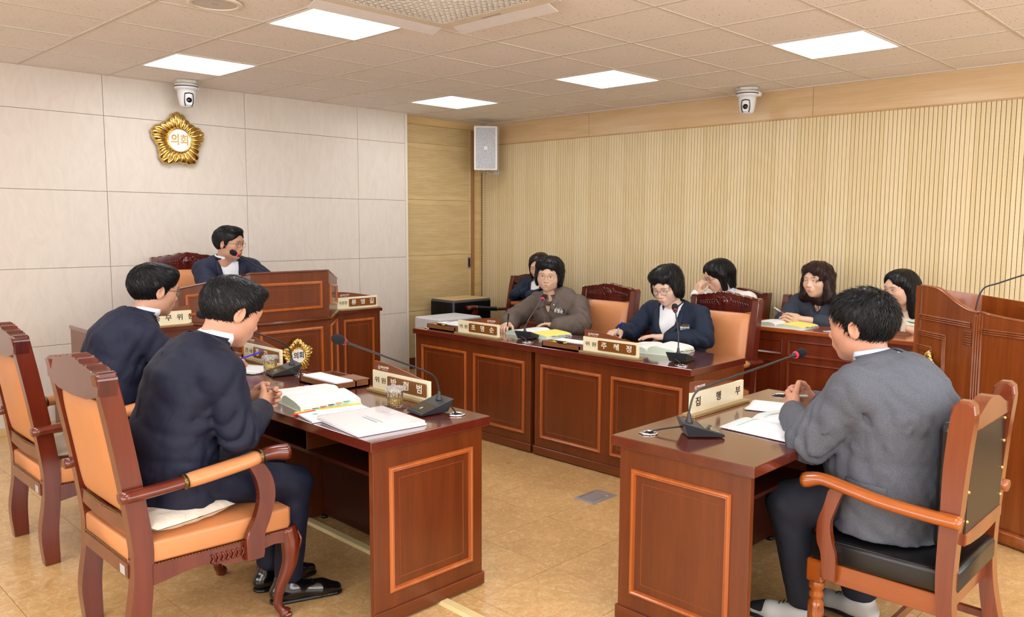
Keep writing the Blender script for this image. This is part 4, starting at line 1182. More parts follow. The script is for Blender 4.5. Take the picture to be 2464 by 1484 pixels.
# ---- fold noise
def ridge(x): return 1-2*np.abs(np.sin(x*.5))**.7
def folds(X, Y, Z, seed, fr=22, amp=1.0):
    r = np.random.default_rng(seed); o = 0
    for i in range(4):
        k = r.normal(0, 1, 3); k[2] *= .55; k = k/np.linalg.norm(k)*fr*(.6+.5*i); k2 = r.normal(0, 1, 3)*fr*.5
        o = o+ridge(k[0]*X+k[1]*Y+k[2]*Z+r.uniform(0, 6)+1.6*np.sin(k2[0]*X+k2[1]*Y+k2[2]*Z))/(1+.5*i)
    return o*amp
def merge(parts):
    V = []; F = []; n = 0
    for v, f in parts: V.append(v); F.append(f+n); n += len(v)
    return np.concatenate(V), np.concatenate(F)

def skin_mat(name, c):
    if name in MC: return MC[name]
    t = NT(name); v = t.map(); c = lin(c); n = t.noise(v, 30, 3)
    t.color(t.mix(n, (c[0]*.93, c[1]*.85, c[2]*.82), (c[0]*1.05, c[1]*1.03, c[2]*1.0))); t.set(rough=.42, sss=.12, spec=.4)
    t.b.inputs['Subsurface Radius'].default_value = (.012, .005, .003); t.b.inputs['Subsurface Scale'].default_value = .6
    t.bump(t.noise(v, 400, 2), .04, .001); MC[name] = t.m; return t.m
m_eyew = plain('eye_white', '#e6dfda', .2); m_iris = plain('eye_dark', '#1b100b', .1); m_brow = hair_mat('brow_hair', '#1d1512', .7)

def patch(s, J, rows, dirn, off, name, mat, parent, th=.003, start=.24):
    """cloth piece laid on garment J: rows of points (relative to the body origin) pushed back along dirn"""
    V = []; F = []; nr_, nc = len(rows), len(rows[0]); P = np.array(rows, float).reshape(-1, 3)+dirn*start; Q = P.copy(); tr = np.zeros(len(P))
    for _ in range(40):
        d = np.clip(J.sample(Q)*.8, 0, .018); ok = tr+d < start+.12; d = np.where(ok, d, 0); tr += d; Q = P-dirn*tr[:, None]
    miss = J.sample(Q) > .02
    if miss.any() and (~miss).any(): tr[miss] = np.median(tr[~miss]); Q = P-dirn*tr[:, None]
    Q = Q+dirn*off
    for i in range(nr_-1):
        for k in range(nc-1): F.append((i*nc+k, i*nc+k+1, (i+1)*nc+k+1, (i+1)*nc+k))
    o_ = G().grid_cloud([tuple(q) for q in Q], F).done(name, mat, parent)
    if th: md = o_.modifiers.new('t', 'SOLIDIFY'); md.thickness = th; md.offset = 0
    return o_
def quadrows(a, b, c, d, n=6, m_=4):
    a, b, c, d = [np.array(x, float) for x in (a, b, c, d)]
    return [[(a*(1-u)+b*u)*(1-v)+(d*(1-u)+c*u)*v for u in np.linspace(0, 1, n)] for v in np.linspace(0, 1, m_)]
def person(s):
    o0 = Vector(s['at']); up_ = np.array([0, 0, 1.])
    sk = skin_mat(s.get('skin', 'skin_a'), s.get('skc', '#d9a27c')); hs = s.get('hs', 1.1); fem = s.get('fem', False)
    seed = s.get('seed', 1); rng = np.random.default_rng(seed)
    H = Matrix.Translation(Vector(s['head'])) @ Matrix.Rotation(radians(s['yaw']-90), 4, 'Z') @ Matrix.Rotation(radians(s.get('pitch', 0)), 4, 'X') @ Matrix.Rotation(radians(s.get('roll', 0)), 4, 'Y') @ Matrix.Scale(hs, 4)
    Hn = np.array(H); Oi = np.array(o0)
    def tw(V): return V @ Hn[:3, :3].T+Hn[:3, 3]-Oi
    # ------------------------------------------------ joints
    nb, ch, wa, pe = [np.array(s[k], float)-Oi for k in ('neck', 'chest', 'waist', 'pelvis')]
    shL, shR, elL, elR, wrL, wrR = [np.array(s[k], float)-Oi for k in ('shL', 'shR', 'elL', 'elR', 'wrL', 'wrR')]
    lat = nrm(shL-shR); fw = nrm(np.cross(lat, up_)); fw = -fw if fw.dot(np.array([cos(radians(s['byaw'])), sin(radians(s['byaw'])), 0])) < 0 else fw
    dep = nrm(np.cross(lat, ch-pe)); T = s.get('torso', (.175, .165, .18, .15)); fl = s.get('flat', .72); ar = s.get('arm', (.060, .050, .047, .038))
    sc = s.get('short', 0)
    # ------------------------------------------------ skin body: head + hands + core, one mesh
    far = s.get('far', False); hf = head_field(fem, s.get('wide', 1.0), s.get('mouth', 0), .0034 if far else .0029); hV, hF = hf.mesh(1); parts = [(tw(hV), hF)]
    lo = np.min([nb, ch, pe, shL, shR, elL, elR, wrL, wrR], 0)-.2; hi = np.max([nb, ch, pe, shL, shR, elL, elR, wrL, wrR], 0)+.2
    b = Fld(lo, hi, .016); q = .9
    b.cone(pe, wa, T[0]*.86, T[1]*.86, .04, flat=(dep, fl)); b.cone(wa, ch, T[1]*.86, T[2]*.86, .04, flat=(dep, fl)); b.cone(ch, nb+(ch-nb)*.45, T[2]*.86, T[3]*.55, .04, flat=(dep, fl))
    ne = Hn[:3, :3] @ np.array([0, -.026, -.085])+Hn[:3, 3]-Oi
    b.cone(nb, ne, .056, .052, .03)
    for sh, el, wr in ((shL, elL, wrL), (shR, elR, wrR)):
        b.cone(nb+(sh-nb)*.2-up_*.01, sh, .05 if not fem else .038, .050, .03); b.cone(sh, el, ar[0]*.8, ar[1]*.78, .02); b.cone(el, wr, ar[2]*.84, .027, .01)
    parts.append(b.mesh(1))
    for h in s.get('hands', ()):
        W = np.array(h['w'], float)-Oi
        parts.append(hand_mesh(W, h['f'], h['n'], h['s'], h.get('c', (.3,)*4), h.get('k', 1.05 if not fem else .98), h.get('sp', 1.0), h.get('t', (.5, .35, .3)), .0034 if far else .0028))
    V, F = merge(parts); body = lk('person', np_mesh('person', V, F), None, o0, mat=sk); tag(body, s['label'], 'person')
    # ------------------------------------------------ face details
    def surf(x, z, off=0):
        ys = np.arange(.13, -.05, -.001); P = np.stack([np.full_like(ys, x), ys, np.full_like(ys, z)], 1); d = hf.sample(P)
        i = np.argmax(d < 0); return Vector((x, ys[i]+off, z))
    Hl = Matrix.Translation(-o0) @ H
    eo = s.get('eyes', 1.0)
    for sg in (-1, 1):
        g = G(); pts = []
        n = 9
        V = []; F = []
        for i in range(n):
            u = i/(n-1); x = sg*(.0185+.026*u); hgt = eo*.0046*sin(pi*u)**.8; zc = .0055+.0022*u
            for k in range(3): z = zc+hgt*(k-1); V.append(tuple(surf(x, z, .0008)))
        for i in range(n-1):
            for k in range(2): F.append((i*3+k, i*3+k+1, i*3+k+4, i*3+k+3))
        e = G().grid_cloud(V, F, Hl).done('eye', m_eyew, body)
        c = surf(sg*.031, .0065, .0012); G().lathe([(0, .0006), (.0042*min(1, eo+.15), .0003)], 12, Hl @ basis((1, 0, 0), (0, 0, 1), (0, 1, 0), c) @ Matrix.Scale(max(.45, eo*.9), 4, (0, 1, 0)), cap=False).done('iris', m_iris, e)
        g = G(); g.tube([surf(sg*(.017+.030*i/8), .0055+.0026*i/8+eo*.0050*sin(pi*i/8)**.8, .0010) for i in range(9)], [.0006+.0008*sin(pi*min(1, (i+2)/9)) for i in range(9)], 5, M=Hl); g.done('eyelid_line', m_brow, e)
        g = G(); g.tube([surf(sg*(.014+.036*i/7), .0255+.0055*sin(pi*(i+1.5)/9), .0004) for i in range(8)], [(.0008, .0014+.0016*sin(pi*(i+1)/9)) for i in range(8)], 6, M=Hl); g.done('eyebrow', m_brow, body)
    ml = plain('lip_'+('red' if s.get('lipc') else 'natural'), s.get('lipc') or '#b5705c', .4)
    g = G(); lw = .0195
    for zz, rr, bow in ((-.0540, .0022, .0020), (-.0605, .0028, -.0024)):
        g.tube([surf(lw*(2*i/10-1), -.0572+(zz+.0572)*(1-(2*i/10-1)**2)**.7+.0030*(2*i/10-1)**2, -.0008) for i in range(11)], [max(.0006, rr*(1-abs(2*i/10-1)**2.2)) for i in range(11)], 6, M=Hl)
    g.done('lips', ml, body)
    if s.get('mouth'): G().box(tuple(surf(0, -.0575, -.004)), (.022, .004, .006), .002, M=Hl).done('mouth', plain('mouth_dark', '#5a1c1c', .5), body)
    if s.get('glasses'):
        gm = plain('glasses_'+s['glasses'], {'dark': '#1c1c22', 'gold': '#b89a78', 'thin': '#4a4344'}[s['glasses']], .3, .7)
        gl = NT('lens'); gl.color((1, 1, 1)); gl.set(rough=.02, trans=1.0, ior=1.02, spec=.3)
        gg = G(); rr = s.get('gr', .0225); yy = surf(.031, .005).y+.010; gth = .0009
        for sg in (-1, 1):
            P = [(sg*.0325+rr*cos(a)*1.05, yy-.004*abs(cos(a)) if cos(a)*sg > 0 else yy, .0025+rr*.88*sin(a)) for a in np.linspace(0, 2*pi, 24, endpoint=False)]
            gg.tube(P, gth, 5, M=Hl, closed=True)
            gg.tube([(sg*(.0325+rr), yy-.004, .008), (sg*.072, yy-.02, .010), (sg*.079, .0, .012), (sg*.080, -.012, .0)], gth*1.1, 5, M=Hl)
        gg.tube([(-.0325+rr-.001, yy, .006), (0, yy+.003, .009), (.0325-rr+.001, yy, .006)], gth, 5, M=Hl)
        go = gg.done('glasses', gm, body)
        if 'glens' not in MC: MC['glens'] = gl.m
        for sg in (-1, 1): G().lathe([(0, 0), (rr*.98, 0)], 20, Hl @ basis((1.05, 0, 0), (0, 0, .88), (0, -1, 0), (sg*.0325, yy-.001, .0025)), cap=False).done('lens', MC['glens'], go)
    # ------------------------------------------------ hair
    st = s['hair']; hfl = hair_field(st, s.get('wide', 1.0), .0046 if far else .0040); hm = hair_mat('hair_'+s.get('hairn', 'black'), s.get('hairc', '#0b0a0c'))
    V0, F0 = hfl.mesh(1)
    par = {'short': (2600, .038, .35, .00125, .006), 'short2': (2600, .042, .8, .00125, .004), 'crew': (2600, .030, .5, .00125, .006), 'volume': (1800, .060, .9, .0015, .012),
           'bob': (1500, .085, 1.8, .0015, .003), 'wavy': (1700, .075, 1.4, .0016, .013), 'long': (1500, .10, 2.6, .0015, .002)}[st]
    hp = s.get('hpar', {})
    V1, F1 = locks(hfl, V0, int(par[0]*hp.get('n', 1)*(.62 if far else .9)), par[1], np.array(hp.get('whorl', (.01, -.055, .115))), par[2], par[3], hp.get('lift', par[4]), rng, hp.get('messy', .28), fringe=hp.get('fringe', .3))
    hV, hF = merge([(tw(V0), F0), (tw(V1), F1)]); tag(lk('hair', np_mesh('hair', hV, hF), body, mat=hm), s.get('hairlab'), kind=None)
    if s.get('noclothes'): return body
    # ------------------------------------------------ upper garment
    cv = s.get('cv', .0105 if far else .0088); J = Fld(lo-.03, hi+.03, cv)
    e = s.get('ease', .008)
    hem = pe+(pe-wa)*s.get('hem', .35)
    J.cone(hem, pe, T[0]+e+.012, T[0]+e, .04, flat=(dep, fl)); J.cone(pe, wa, T[0]+e, T[1]+e, .05, flat=(dep, fl)); J.cone(wa, ch, T[1]+e, T[2]+e, .06, flat=(dep, fl)); J.cone(ch, nb+(ch-nb)*.45, T[2]+e, T[3]*.62+e, .05, flat=(dep, fl))
    if s.get('belly'): J.ell(wa+fw*s['belly'][0], (s['belly'][1],)*3, .08)
    if s.get('bust'):
        for sg in (-1, 1): J.ell(ch+fw*.075+lat*sg*.075-up_*.02, (.075, .07, .07), .05)
    for sh, el, wr in ((shL, elL, wrL), (shR, elR, wrR)):
        J.cone(nb+(sh-nb)*.18-up_*.014, sh+up_*.004, .076 if not fem else .050, ar[0]+e*.8, .045)
        J.cone(ch+(sh-ch)*.35, sh+(ch-sh)*.12, .10 if not fem else .09, ar[0]+.008, .04)
        if sc: J.cone(sh, sh+(el-sh)*sc, ar[0]+e+.004, ar[1]+e+.012, .02)
        else:
            cuff = el+(wr-el)*s.get('sleeve', .93)
            J.cone(sh, el, ar[0]+e, ar[1]+e, .010); J.cone(el, cuff, ar[2]+e, ar[3]+e, .012)
    se = s.get('fold', 1.0)
    def fd(X, Y, Z):
        o = .0032*se*folds(X, Y, Z, seed, 62)
        for sh, el, wr in ((shL, elL, wrL), (shR, elR, wrR)):
            r2 = (X-el[0])**2+(Y-el[1])**2+(Z-el[2])**2; ax = nrm(wr-sh); t = X*ax[0]+Y*ax[1]+Z*ax[2]
            o = o+.013*se*np.exp(-r2/.013)*ridge(115*t+2.5*np.sin(24*X+17*Z)+1.7*np.sin(31*Y))
            ap = ch+(sh-ch)*.75-up_*.05; r3 = (X-ap[0])**2+(Y-ap[1])**2+(Z-ap[2])**2; ay = nrm(el-sh+fw*.2)
            o = o+.011*se*np.exp(-r3/.016)*ridge(80*(X*ay[0]+Y*ay[1]+Z*ay[2])+2*np.sin(20*X+14*Y))
        r4 = (X-wa[0])**2+(Y-wa[1])**2+(Z-wa[2])**2; up2_ = nrm(ch-pe)
        o = o+.010*se*np.exp(-r4/.04)*ridge(62*(X*up2_[0]+Y*up2_[1]+Z*up2_[2])+2.2*np.sin(9*(X*lat[0]+Y*lat[1])+4*Z))
        return o
    J.add(fd)
    # neck opening
    nd = nrm(ne-nb); NR = (.047 if fem else .056)*hs; J.cone(nb-nd*.012, ne+nd*.08, s.get('nhole', NR+.012), NR+.014, .010, 's')
    vdep = s.get('vdepth', 0)
    inner = s.get('inner')
    if vdep:
        top = nb+fw*.075+nd*.03; bot = ch+fw*.16+(pe-ch)*vdep
        J.cone(top+fw*.03, bot+fw*.05, s.get('vw', .075), .006, .008, 's', flat=(fw, 2.2))
    for pl_ in s.get('cuts', ()): J.plane(np.array(pl_[0])-Oi, pl_[1])
    J.plane(hem, nrm(hem-pe)) if s.get('cut', True) else None
    jV, jF = J.mesh(1); jo = lk(s.get('garment', 'jacket'), np_mesh('garment', jV, jF), body, mat=s['cloth'])
    # inner shirt
    if inner is not None:
        I = Fld(lo, hi, .012); pi_ = wa+(pe-wa)*.5
        I.cone(pi_, wa, T[0]-.004, T[1]-.004, .05, flat=(dep, fl)); I.cone(wa, ch, T[1]-.004, T[2]-.002, .06, flat=(dep, fl)); I.cone(ch, nb+(ch-nb)*.45, T[2]-.002, T[3]*.62-.002, .05, flat=(dep, fl))
        if s.get('bust'):
            for sg in (-1, 1): I.ell(ch+fw*.070+lat*sg*.07-up_*.02, (.07, .065, .065), .05)
        for sh in (shL, shR): I.cone(nb+(sh-nb)*.18-up_*.014, sh, .058 if not fem else .044, ar[0]-.008, .05)
        I.add(lambda X, Y, Z: .0014*folds(X, Y, Z, seed+3, 60))
        I.cone(nb+nd*.02, ne+nd*.08, .052, .056, .01, 's'); V, F = I.mesh(1); lk('shirt', np_mesh('shirt', V, F), body, mat=inner)
    # collars
    bk = -fw
    def ring(rad, z0, tilt, r_, opening, n=26, front=.0):
        P = []
        for i in range(n+1):
            a = opening+(2*pi-2*opening)*i/n; c = nb+nd*z0
            P.append(c+fw*cos(a)*rad*1.05+lat*sin(a)*rad*1.02+nd*(-cos(a)*tilt)-nd*front*max(0, cos(a))**2)
        return [tuple(p) for p in P]
    if s.get('collar') is not None:      # shirt collar band + points
        g = G(); z = s.get('colz', .045)+.018; P = ring(s.get('colr', NR+.009), z, .022, 0, .25); g.tube(P, [(.004, .020)]*len(P), 8, flat=(tuple(dep), 1)) if False else None
        n_ = len(P); V = []; F = []
        for i, p in enumerate(P):
            c = nb+nd*z; out = np.array(p)-c; out = out-nd*out.dot(nd); out = nrm(out); p = np.array(p); fr = max(0, cos(.25+(2*pi-.5)*i/(n_-1)))
            V += [tuple(p-nd*.022), tuple(p+nd*.022), tuple(p+nd*.023+out*.005), tuple(p-nd*(.012+.024*fr**2)+out*(.012+.012*fr))]
        for i in range(n_-1):
            for k in range(3): F.append((i*4+k, i*4+k+1, (i+1)*4+k+1, (i+1)*4+k))
        o_ = g.grid_cloud(V, F).done('shirt_collar', s['collar'], body); md = o_.modifiers.new('t', 'SOLIDIFY'); md.thickness = .0025
    if s.get('jcollar'):                 # tailored collar and lapels
        g = G(); P = ring(NR+.017, .050 if not fem else .034, .030, 0, .62); n_ = len(P); V = []; F = []
        for i, p in enumerate(P):
            c = nb+nd*.02; p = np.array(p); out = p-c; out = out-nd*out.dot(nd); out = nrm(out)
            V += [tuple(p-nd*.03-out*.002), tuple(p+nd*.016-out*.001), tuple(p+nd*.016+out*.005), tuple(p-nd*.034+out*.019)]
        for i in range(n_-1):
            for k in range(3): F.append((i*4+k, i*4+k+1, (i+1)*4+k+1, (i+1)*4+k))
        g.grid_cloud(V, F)
        o_ = g.done('jacket_collar', s['cloth'], jo); md = o_.modifiers.new('t', 'SOLIDIFY'); md.thickness = .004
        if vdep:
            bot = ch+(pe-ch)*vdep
            for sg in (-1, 1):
                R_ = []
                for i in range(11):
                    u = i/10; base = nb+lat*sg*(.074*(1-u)+.008*u)+(bot-nb)*u; w_ = .014+.055*sin(pi*min(1, u*.95+.12))**.7*(1-u*.45)
                    R_.append([base+lat*sg*w_*(k/3) for k in range(4)])
                patch(s, J, R_, fw, .006, 'lapel', s['cloth'], jo, .005)
    for h in s.get('cuffs', ()):         # shirt cuff showing
        el, wr = (elL, wrL) if h == 'L' else (elR, wrR); d = nrm(wr-el); a = el+(wr-el)*(s.get('sleeve', .93)-.02); G().cyl(tuple(a), tuple(a+d*.028), ar[3]*.98, ar[3]*.93, 20).done('shirt_cuff', s['collar'] or inner, body)
    # ------------------------------------------------ legs
    hL, hR = pe+lat*.09, pe-lat*.09; L = s.get('legs')
    if L is None:
        kL, kR = hL+fw*.40-up_*.06, hR+fw*.40-up_*.06; fz = s.get('floor', 0)
        aL, aR = kL.copy()+fw*.02, kR.copy()+fw*.02; aL[2] = aR[2] = fz+.09-Oi[2]
        fd_ = [fw, fw]
    else: kL, kR, aL, aR = [np.array(L[k], float)-Oi for k in ('kL', 'kR', 'aL', 'aR')]; fd_ = [nrm(np.array(L['tL'])-np.array(L['aL'])), nrm(np.array(L['tR'])-np.array(L['aR']))]
    P = [hL, hR, kL, kR, aL, aR]; TF = Fld(np.min(P, 0)-.14, np.max(P, 0)+.14, .010 if L else .018)
    lr = s.get('legr', 1.0); TF.cone(hL, hR, .115, .115, .05)
    for h_, k_, a_ in ((hL, kL, aL), (hR, kR, aR)): TF.cone(h_, k_, .095*lr, .070*lr, .05); TF.cone(k_, a_, .066*lr, .056*lr, .03)
    TF.add(lambda X, Y, Z: .0018*folds(X, Y, Z, seed+9, 55)+.004*sum(np.exp(-((X-k[0])**2+(Y-k[1])**2+(Z-k[2])**2)/.012)*np.sin(90*(X*.5+Z*.8)+2*np.sin(30*Y)) for k in (kL, kR)))
    for a_ in (aL, aR): pass
    TF.plane((0, 0, min(aL[2], aR[2])-.03), (0, 0, -1)); V, F = TF.mesh(1); lk('trousers', np_mesh('trousers', V, F), body, mat=s['trouser'])
    for a_, d_ in ((aL, fd_[0]), (aR, fd_[1])):
        d_ = d_.copy(); d_[2] = 0; d_ = nrm(d_); z0 = s.get('floor', 0)-Oi[2]; c = np.array([a_[0], a_[1], z0]); sd = np.cross(up_, d_)
        S = Fld(np.minimum(c-d_*.1, c+d_*.24)-.08, np.maximum(c-d_*.1, c+d_*.24)+.12, .005 if L else .010)
        S.cone(c-d_*.045+up_*.045, c+d_*.02+up_*.055, .036, .040, .03); S.cone(c+d_*.01+up_*.05, c+d_*.13+up_*.034, .040, .036, .03); S.cone(c+d_*.13+up_*.034, c+d_*.19+up_*.024, .036, .026, .02)
        S.cone(c-d_*.03+up_*.05, c-d_*.02+up_*.095, .036, .040, .02); S.cone(c-d_*.02+up_*.10, c-d_*.015+up_*.15, .030, .03, .0, 's')
        S.plane((0, 0, z0+.006), (0, 0, -1)); V, F = S.mesh(1); sh_ = lk('shoe', np_mesh('shoe', V, F), body, mat=s.get('shoe', MC['shoe_black']))
        So = Fld(np.minimum(c-d_*.1, c+d_*.24)-.06, np.maximum(c-d_*.1, c+d_*.24)+.06, .006 if L else .011)
        So.cone(c-d_*.040+up_*.010, c+d_*.185+up_*.010, .040, .034, .0); So.plane((0, 0, z0+.018), (0, 0, 1)); So.plane((0, 0, z0+.001), (0, 0, -1)); V, F = So.mesh(1); lk('sole', np_mesh('sole', V, F), sh_, mat=s.get('sole', m_black))
        if s.get('shoe2'):
            S2 = Fld(c-.2, c+.25, .005); S2.cone(c+d_*.15+up_*.034, c+d_*.188+up_*.026, .036, .030, .02); S2.plane((0, 0, z0+.03), (0, 0, -1)); V, F = S2.mesh(1); lk('toe_cap', np_mesh('upper', V, F), sh_, mat=s['shoe2'])
        g = G()
        for k in range(4):
            p = c+d_*(.045+.016*k)+up_*(.098-.007*k); g.tube([tuple(p-sd*.016), tuple(p+up_*.003), tuple(p+sd*.016)], .002, 5)
        g.done('laces', m_black, sh_)
        G().cyl(tuple(c-d_*.02+up_*.05), tuple(np.array([a_[0], a_[1], a_[2]+.06])), .036, .042, 16).done('sock', MC['sock_black'], body)
    # pens, badges are added by the caller through world coordinates
    body['_x'] = 1; del body['_x']
    s['J'] = J; s['body'] = body; s['fw'] = fw; s['lat'] = lat; s['jo'] = jo
    return body
def on_cloth(s, p, off=.002):
    """nearest garment surface along the body's front direction from world point p"""
    o = np.array(s['at'], float); q = np.array(p, float)-o+s['fw']*.25
    for _ in range(30):
        d = float(s['J'].sample(np.array([q]))[0]); q = q-s['fw']*min(max(d*.8, 0), .02)
    return q+s['fw']*off      # local to body
plain('shoe_black', '#0b0b0d', .18, coat=.6); cloth('sock_black', '#0e0e12', .9)
c_navy = cloth('suit_navy', '#20253a', .62, .18, 500, fold=.35, fs=7); c_black = cloth('suit_black', '#191d31', .6, .15, 500, fold=.35, fs=7)
c_white = cloth('shirt_white', '#eceff6', .7, .03, 400, .1); c_blue = cloth('shirt_pale_blue', '#c9d6ee', .7, .03, 400, .1)
c_grey = cloth('jacket_grey', '#5a5d66', .85, .30, 420, fold=.4, fs=7); c_slate = cloth('trousers_slate', '#2b2e39', .8, .12, 500, .1)
c_taupe = cloth('blouse_taupe', '#5f534c', .6, .06, 400, fold=.35, fs=9); c_navyw = cloth('jacket_navy_woman', '#1c2639', .7, .14, 500, fold=.3, fs=8)
c_tee = cloth('tee_white', '#e9edf3', .8, .03, 400, .1); c_vneck = cloth('top_slate', '#343a47', .7, .1, 400, .1); c_cream = cloth('knit_cream', '#ded0bb', .9, .08, 250, .4)
c_ivory = cloth('blouse_ivory', '#ece8e4', .7, .04, 400, .1); c_dk = cloth('trousers_dark', '#15161c', .85, .1, 500, .1)
# ================================================================== THE TEN PEOPLE
EN = dict(c=(.9, 1.0, 1.0, 1.0))
# --- near man, black suit, hands clasped on the desk edge
sN = dict(at=(-.53, -3.03, 0), label='man in black suit and white collar, hands clasped on desk, looking down at papers', head=(-.245, -3.03, 1.205), yaw=-2, pitch=-22, hs=1.13, byaw=0,
  neck=(-.365, -3.03, 1.085), chest=(-.435, -3.04, .93), waist=(-.50, -3.04, .75), pelvis=(-.50, -3.04, .60), shL=(-.36, -2.83, 1.02), shR=(-.39, -3.24, 1.01),
  elL=(-.28, -2.77, .80), elR=(-.345, -3.27, .775), wrL=(-.135, -2.93, .805), wrR=(-.145, -3.075, .805), torso=(.185, .175, .19, .155), flat=.74, arm=(.066, .057, .055, .046),
  skc='#c4947a', skin='skin_tan', hair='short', hairn='salt', hairc='#141417', cloth=c_black, collar=c_white, jcollar=True, trouser=c_black, garment='jacket', hem=.75, cuffs='R', sleeve=.86, seed=3, colz=.050, inner=c_white, vdepth=.5,
  legs=dict(kL=(-.045, -2.93, .50), kR=(-.065, -3.17, .50), aL=(-.09, -3.0, .12), aR=(-.10, -3.17, .12), tL=(.1, -3.0, 0), tR=(.06, -3.235, 0)),
  hands=[dict(w=(-.140, -3.070, .812), f=(.75, .68, .12), n=(-.45, .75, .1), s=1, c=(.62, .66, .7, .74), t=(.5, .2, .3)), dict(w=(-.135, -2.945, .812), f=(.80, -.62, .20), n=(-.45, -.75, .1), s=-1, c=(.60, .62, .66, .7), t=(.5, .2, .3))], hpar=dict(messy=.4, fringe=.8))
person(sN)
# --- far man, navy suit and glasses
sF = dict(at=(-.40, -1.80, 0), label='man in navy suit and dark glasses, seated in profile on the left, writing', head=(-.065, -1.80, 1.205), yaw=2, pitch=-8, hs=1.13, byaw=0, glasses='dark',
  neck=(-.165, -1.80, 1.075), chest=(-.245, -1.80, .93), waist=(-.325, -1.80, .75), pelvis=(-.345, -1.80, .59), shL=(-.16, -1.60, 1.01), shR=(-.19, -2.00, 1.0),
  elL=(-.02, -1.56, .80), elR=(-.03, -2.03, .80), wrL=(.16, -1.70, .80), wrR=(.27, -1.88, .80), torso=(.185, .175, .19, .155), flat=.74, arm=(.066, .057, .052, .043), skc='#c89a80', skin='skin_warm', hair='short2', hairc='#0c0c10',
  cloth=c_navy, collar=c_white, jcollar=True, trouser=c_navy, hem=.9, seed=5, inner=c_white, vdepth=.5, colz=.05,
  legs=dict(kL=(.10, -1.70, .50), kR=(.10, -1.95, .50), aL=(.08, -1.70, .12), aR=(.08, -1.95, .12), tL=(.3, -1.7, 0), tR=(.3, -1.95, 0)),
  hands=[dict(w=(.29, -1.875, .80), f=(.9, .35, 0), n=(0, .2, -1), s=1, c=(.45, .6, .7, .75)), dict(w=(.17, -1.70, .80), f=(.9, -.3, 0), n=(0, 0, -1), s=-1, c=(.2, .2, .2, .25))], hpar=dict(messy=.22, fringe=.9))
person(sF)
# --- chairman
sC = dict(far=True, at=(1.18, .02, 0), label='man in navy suit with open white collar and glasses, sitting behind the tall rostrum', head=(1.175, -.10, 1.395), yaw=-58, pitch=-4, roll=0, hs=1.08, byaw=-100, glasses='thin',
  neck=(1.185, -.02, 1.265), chest=(1.19, .0, 1.11), waist=(1.19, .04, .93), pelvis=(1.19, .06, .79), shR=(.995, -.03, 1.20), shL=(1.385, -.05, 1.195), elR=(.93, -.27, 1.03), elL=(1.50, -.30, 1.02), wrR=(1.06, -.52, .99), wrL=(1.34, -.55, .99),
  torso=(.17, .165, .18, .15), arm=(.064, .055, .050, .042), skc='#c8997e', skin='skin_warm', hair='short', hairc='#0d0c10', cloth=c_navy, collar=c_white, jcollar=True, inner=c_white, vdepth=.62, vw=.085, trouser=c_navy, seed=8, floor=.215, colz=.04,
  hands=[dict(w=(1.08, -.54, .985), f=(.5, -.8, 0), n=(0, 0, -1), s=-1, c=(.3,)*4), dict(w=(1.32, -.57, .985), f=(-.5, -.8, 0), n=(0, 0, -1), s=1, c=(.3,)*4)], hpar=dict(messy=.2, fringe=.8, whorl=(.05, -.05, .11)))
person(sC)
# --- woman in taupe blouse
sW = dict(far=True, at=(3.12, -1.79, 0), fem=True, label='woman in taupe blouse with short puffy black hair, speaking into the microphone', head=(3.02, -1.765, 1.155), yaw=210, pitch=-5, roll=-4, hs=1.12, byaw=196, glasses='gold', gr=.023, mouth=1, lipc='#c4283a',
  vdepth=.22, vw=.062, neck=(3.08, -1.79, .972), chest=(3.11, -1.79, .87), waist=(3.13, -1.80, .72), pelvis=(3.14, -1.81, .60), shR=(3.09, -1.59, .930), shL=(3.13, -1.99, .920), elR=(2.93, -1.46, .80), elL=(2.98, -2.13, .80), wrR=(2.63, -1.70, .795), wrL=(2.82, -2.035, .795),
  torso=(.19, .185, .19, .15), flat=.8, arm=(.066, .063, .060, .050), ease=.012, skc='#dab79f', skin='skin_fair', wide=1.06, hair='volume', cloth=c_taupe, collar=c_taupe, garment='blouse', trouser=c_dk, seed=11, bust=True, fold=1.3, colz=.02,
  hands=[dict(w=(2.60, -1.72, .795), f=(-.85, -.45, 0), n=(0, -.2, -1), s=1, c=(.4, .5, .6, .6)), dict(w=(2.83, -2.02, .80), f=(-.25, .95, .0), n=(-.2, 0, -1), s=-1, c=(.2, .2, .22, .25))], hpar=dict(messy=.35))
person(sW)
# --- woman in navy jacket
sV = dict(far=True, at=(3.12, -2.93, 0), fem=True, label='woman in navy jacket and white top with round dark glasses, looking down at a book', head=(3.0, -2.90, 1.135), yaw=184, pitch=-20, roll=3, hs=1.10, byaw=188, glasses='dark', eyes=.35, lipc='#c2564f',
  neck=(3.08, -2.91, .975), chest=(3.12, -2.915, .86), waist=(3.13, -2.92, .72), pelvis=(3.14, -2.93, .60), shR=(3.08, -2.715, .945), shL=(3.10, -3.105, .94), elR=(2.99, -2.62, .80), elL=(3.03, -3.20, .80), wrR=(2.93, -2.56, .80), wrL=(2.88, -2.99, .795),
  torso=(.165, .16, .17, .14), flat=.78, arm=(.060, .055, .052, .042), skc='#dcbca8', skin='skin_fair2', hair='volume', hairc='#09090b', cloth=c_navyw, jcollar=True, inner=c_tee, vdepth=.80, vw=.095, trouser=c_dk, seed=13, bust=True,
  hands=[dict(w=(2.91, -2.565, .80), f=(-.95, .1, -.05), n=(0, 0, -1), s=1, c=(.4, .5, .6, .6)), dict(w=(2.87, -2.97, .80), f=(-.4, .9, 0), n=(0, 0, -1), s=-1, c=(.2,)*4)], hpar=dict(messy=.32))
person(sV)
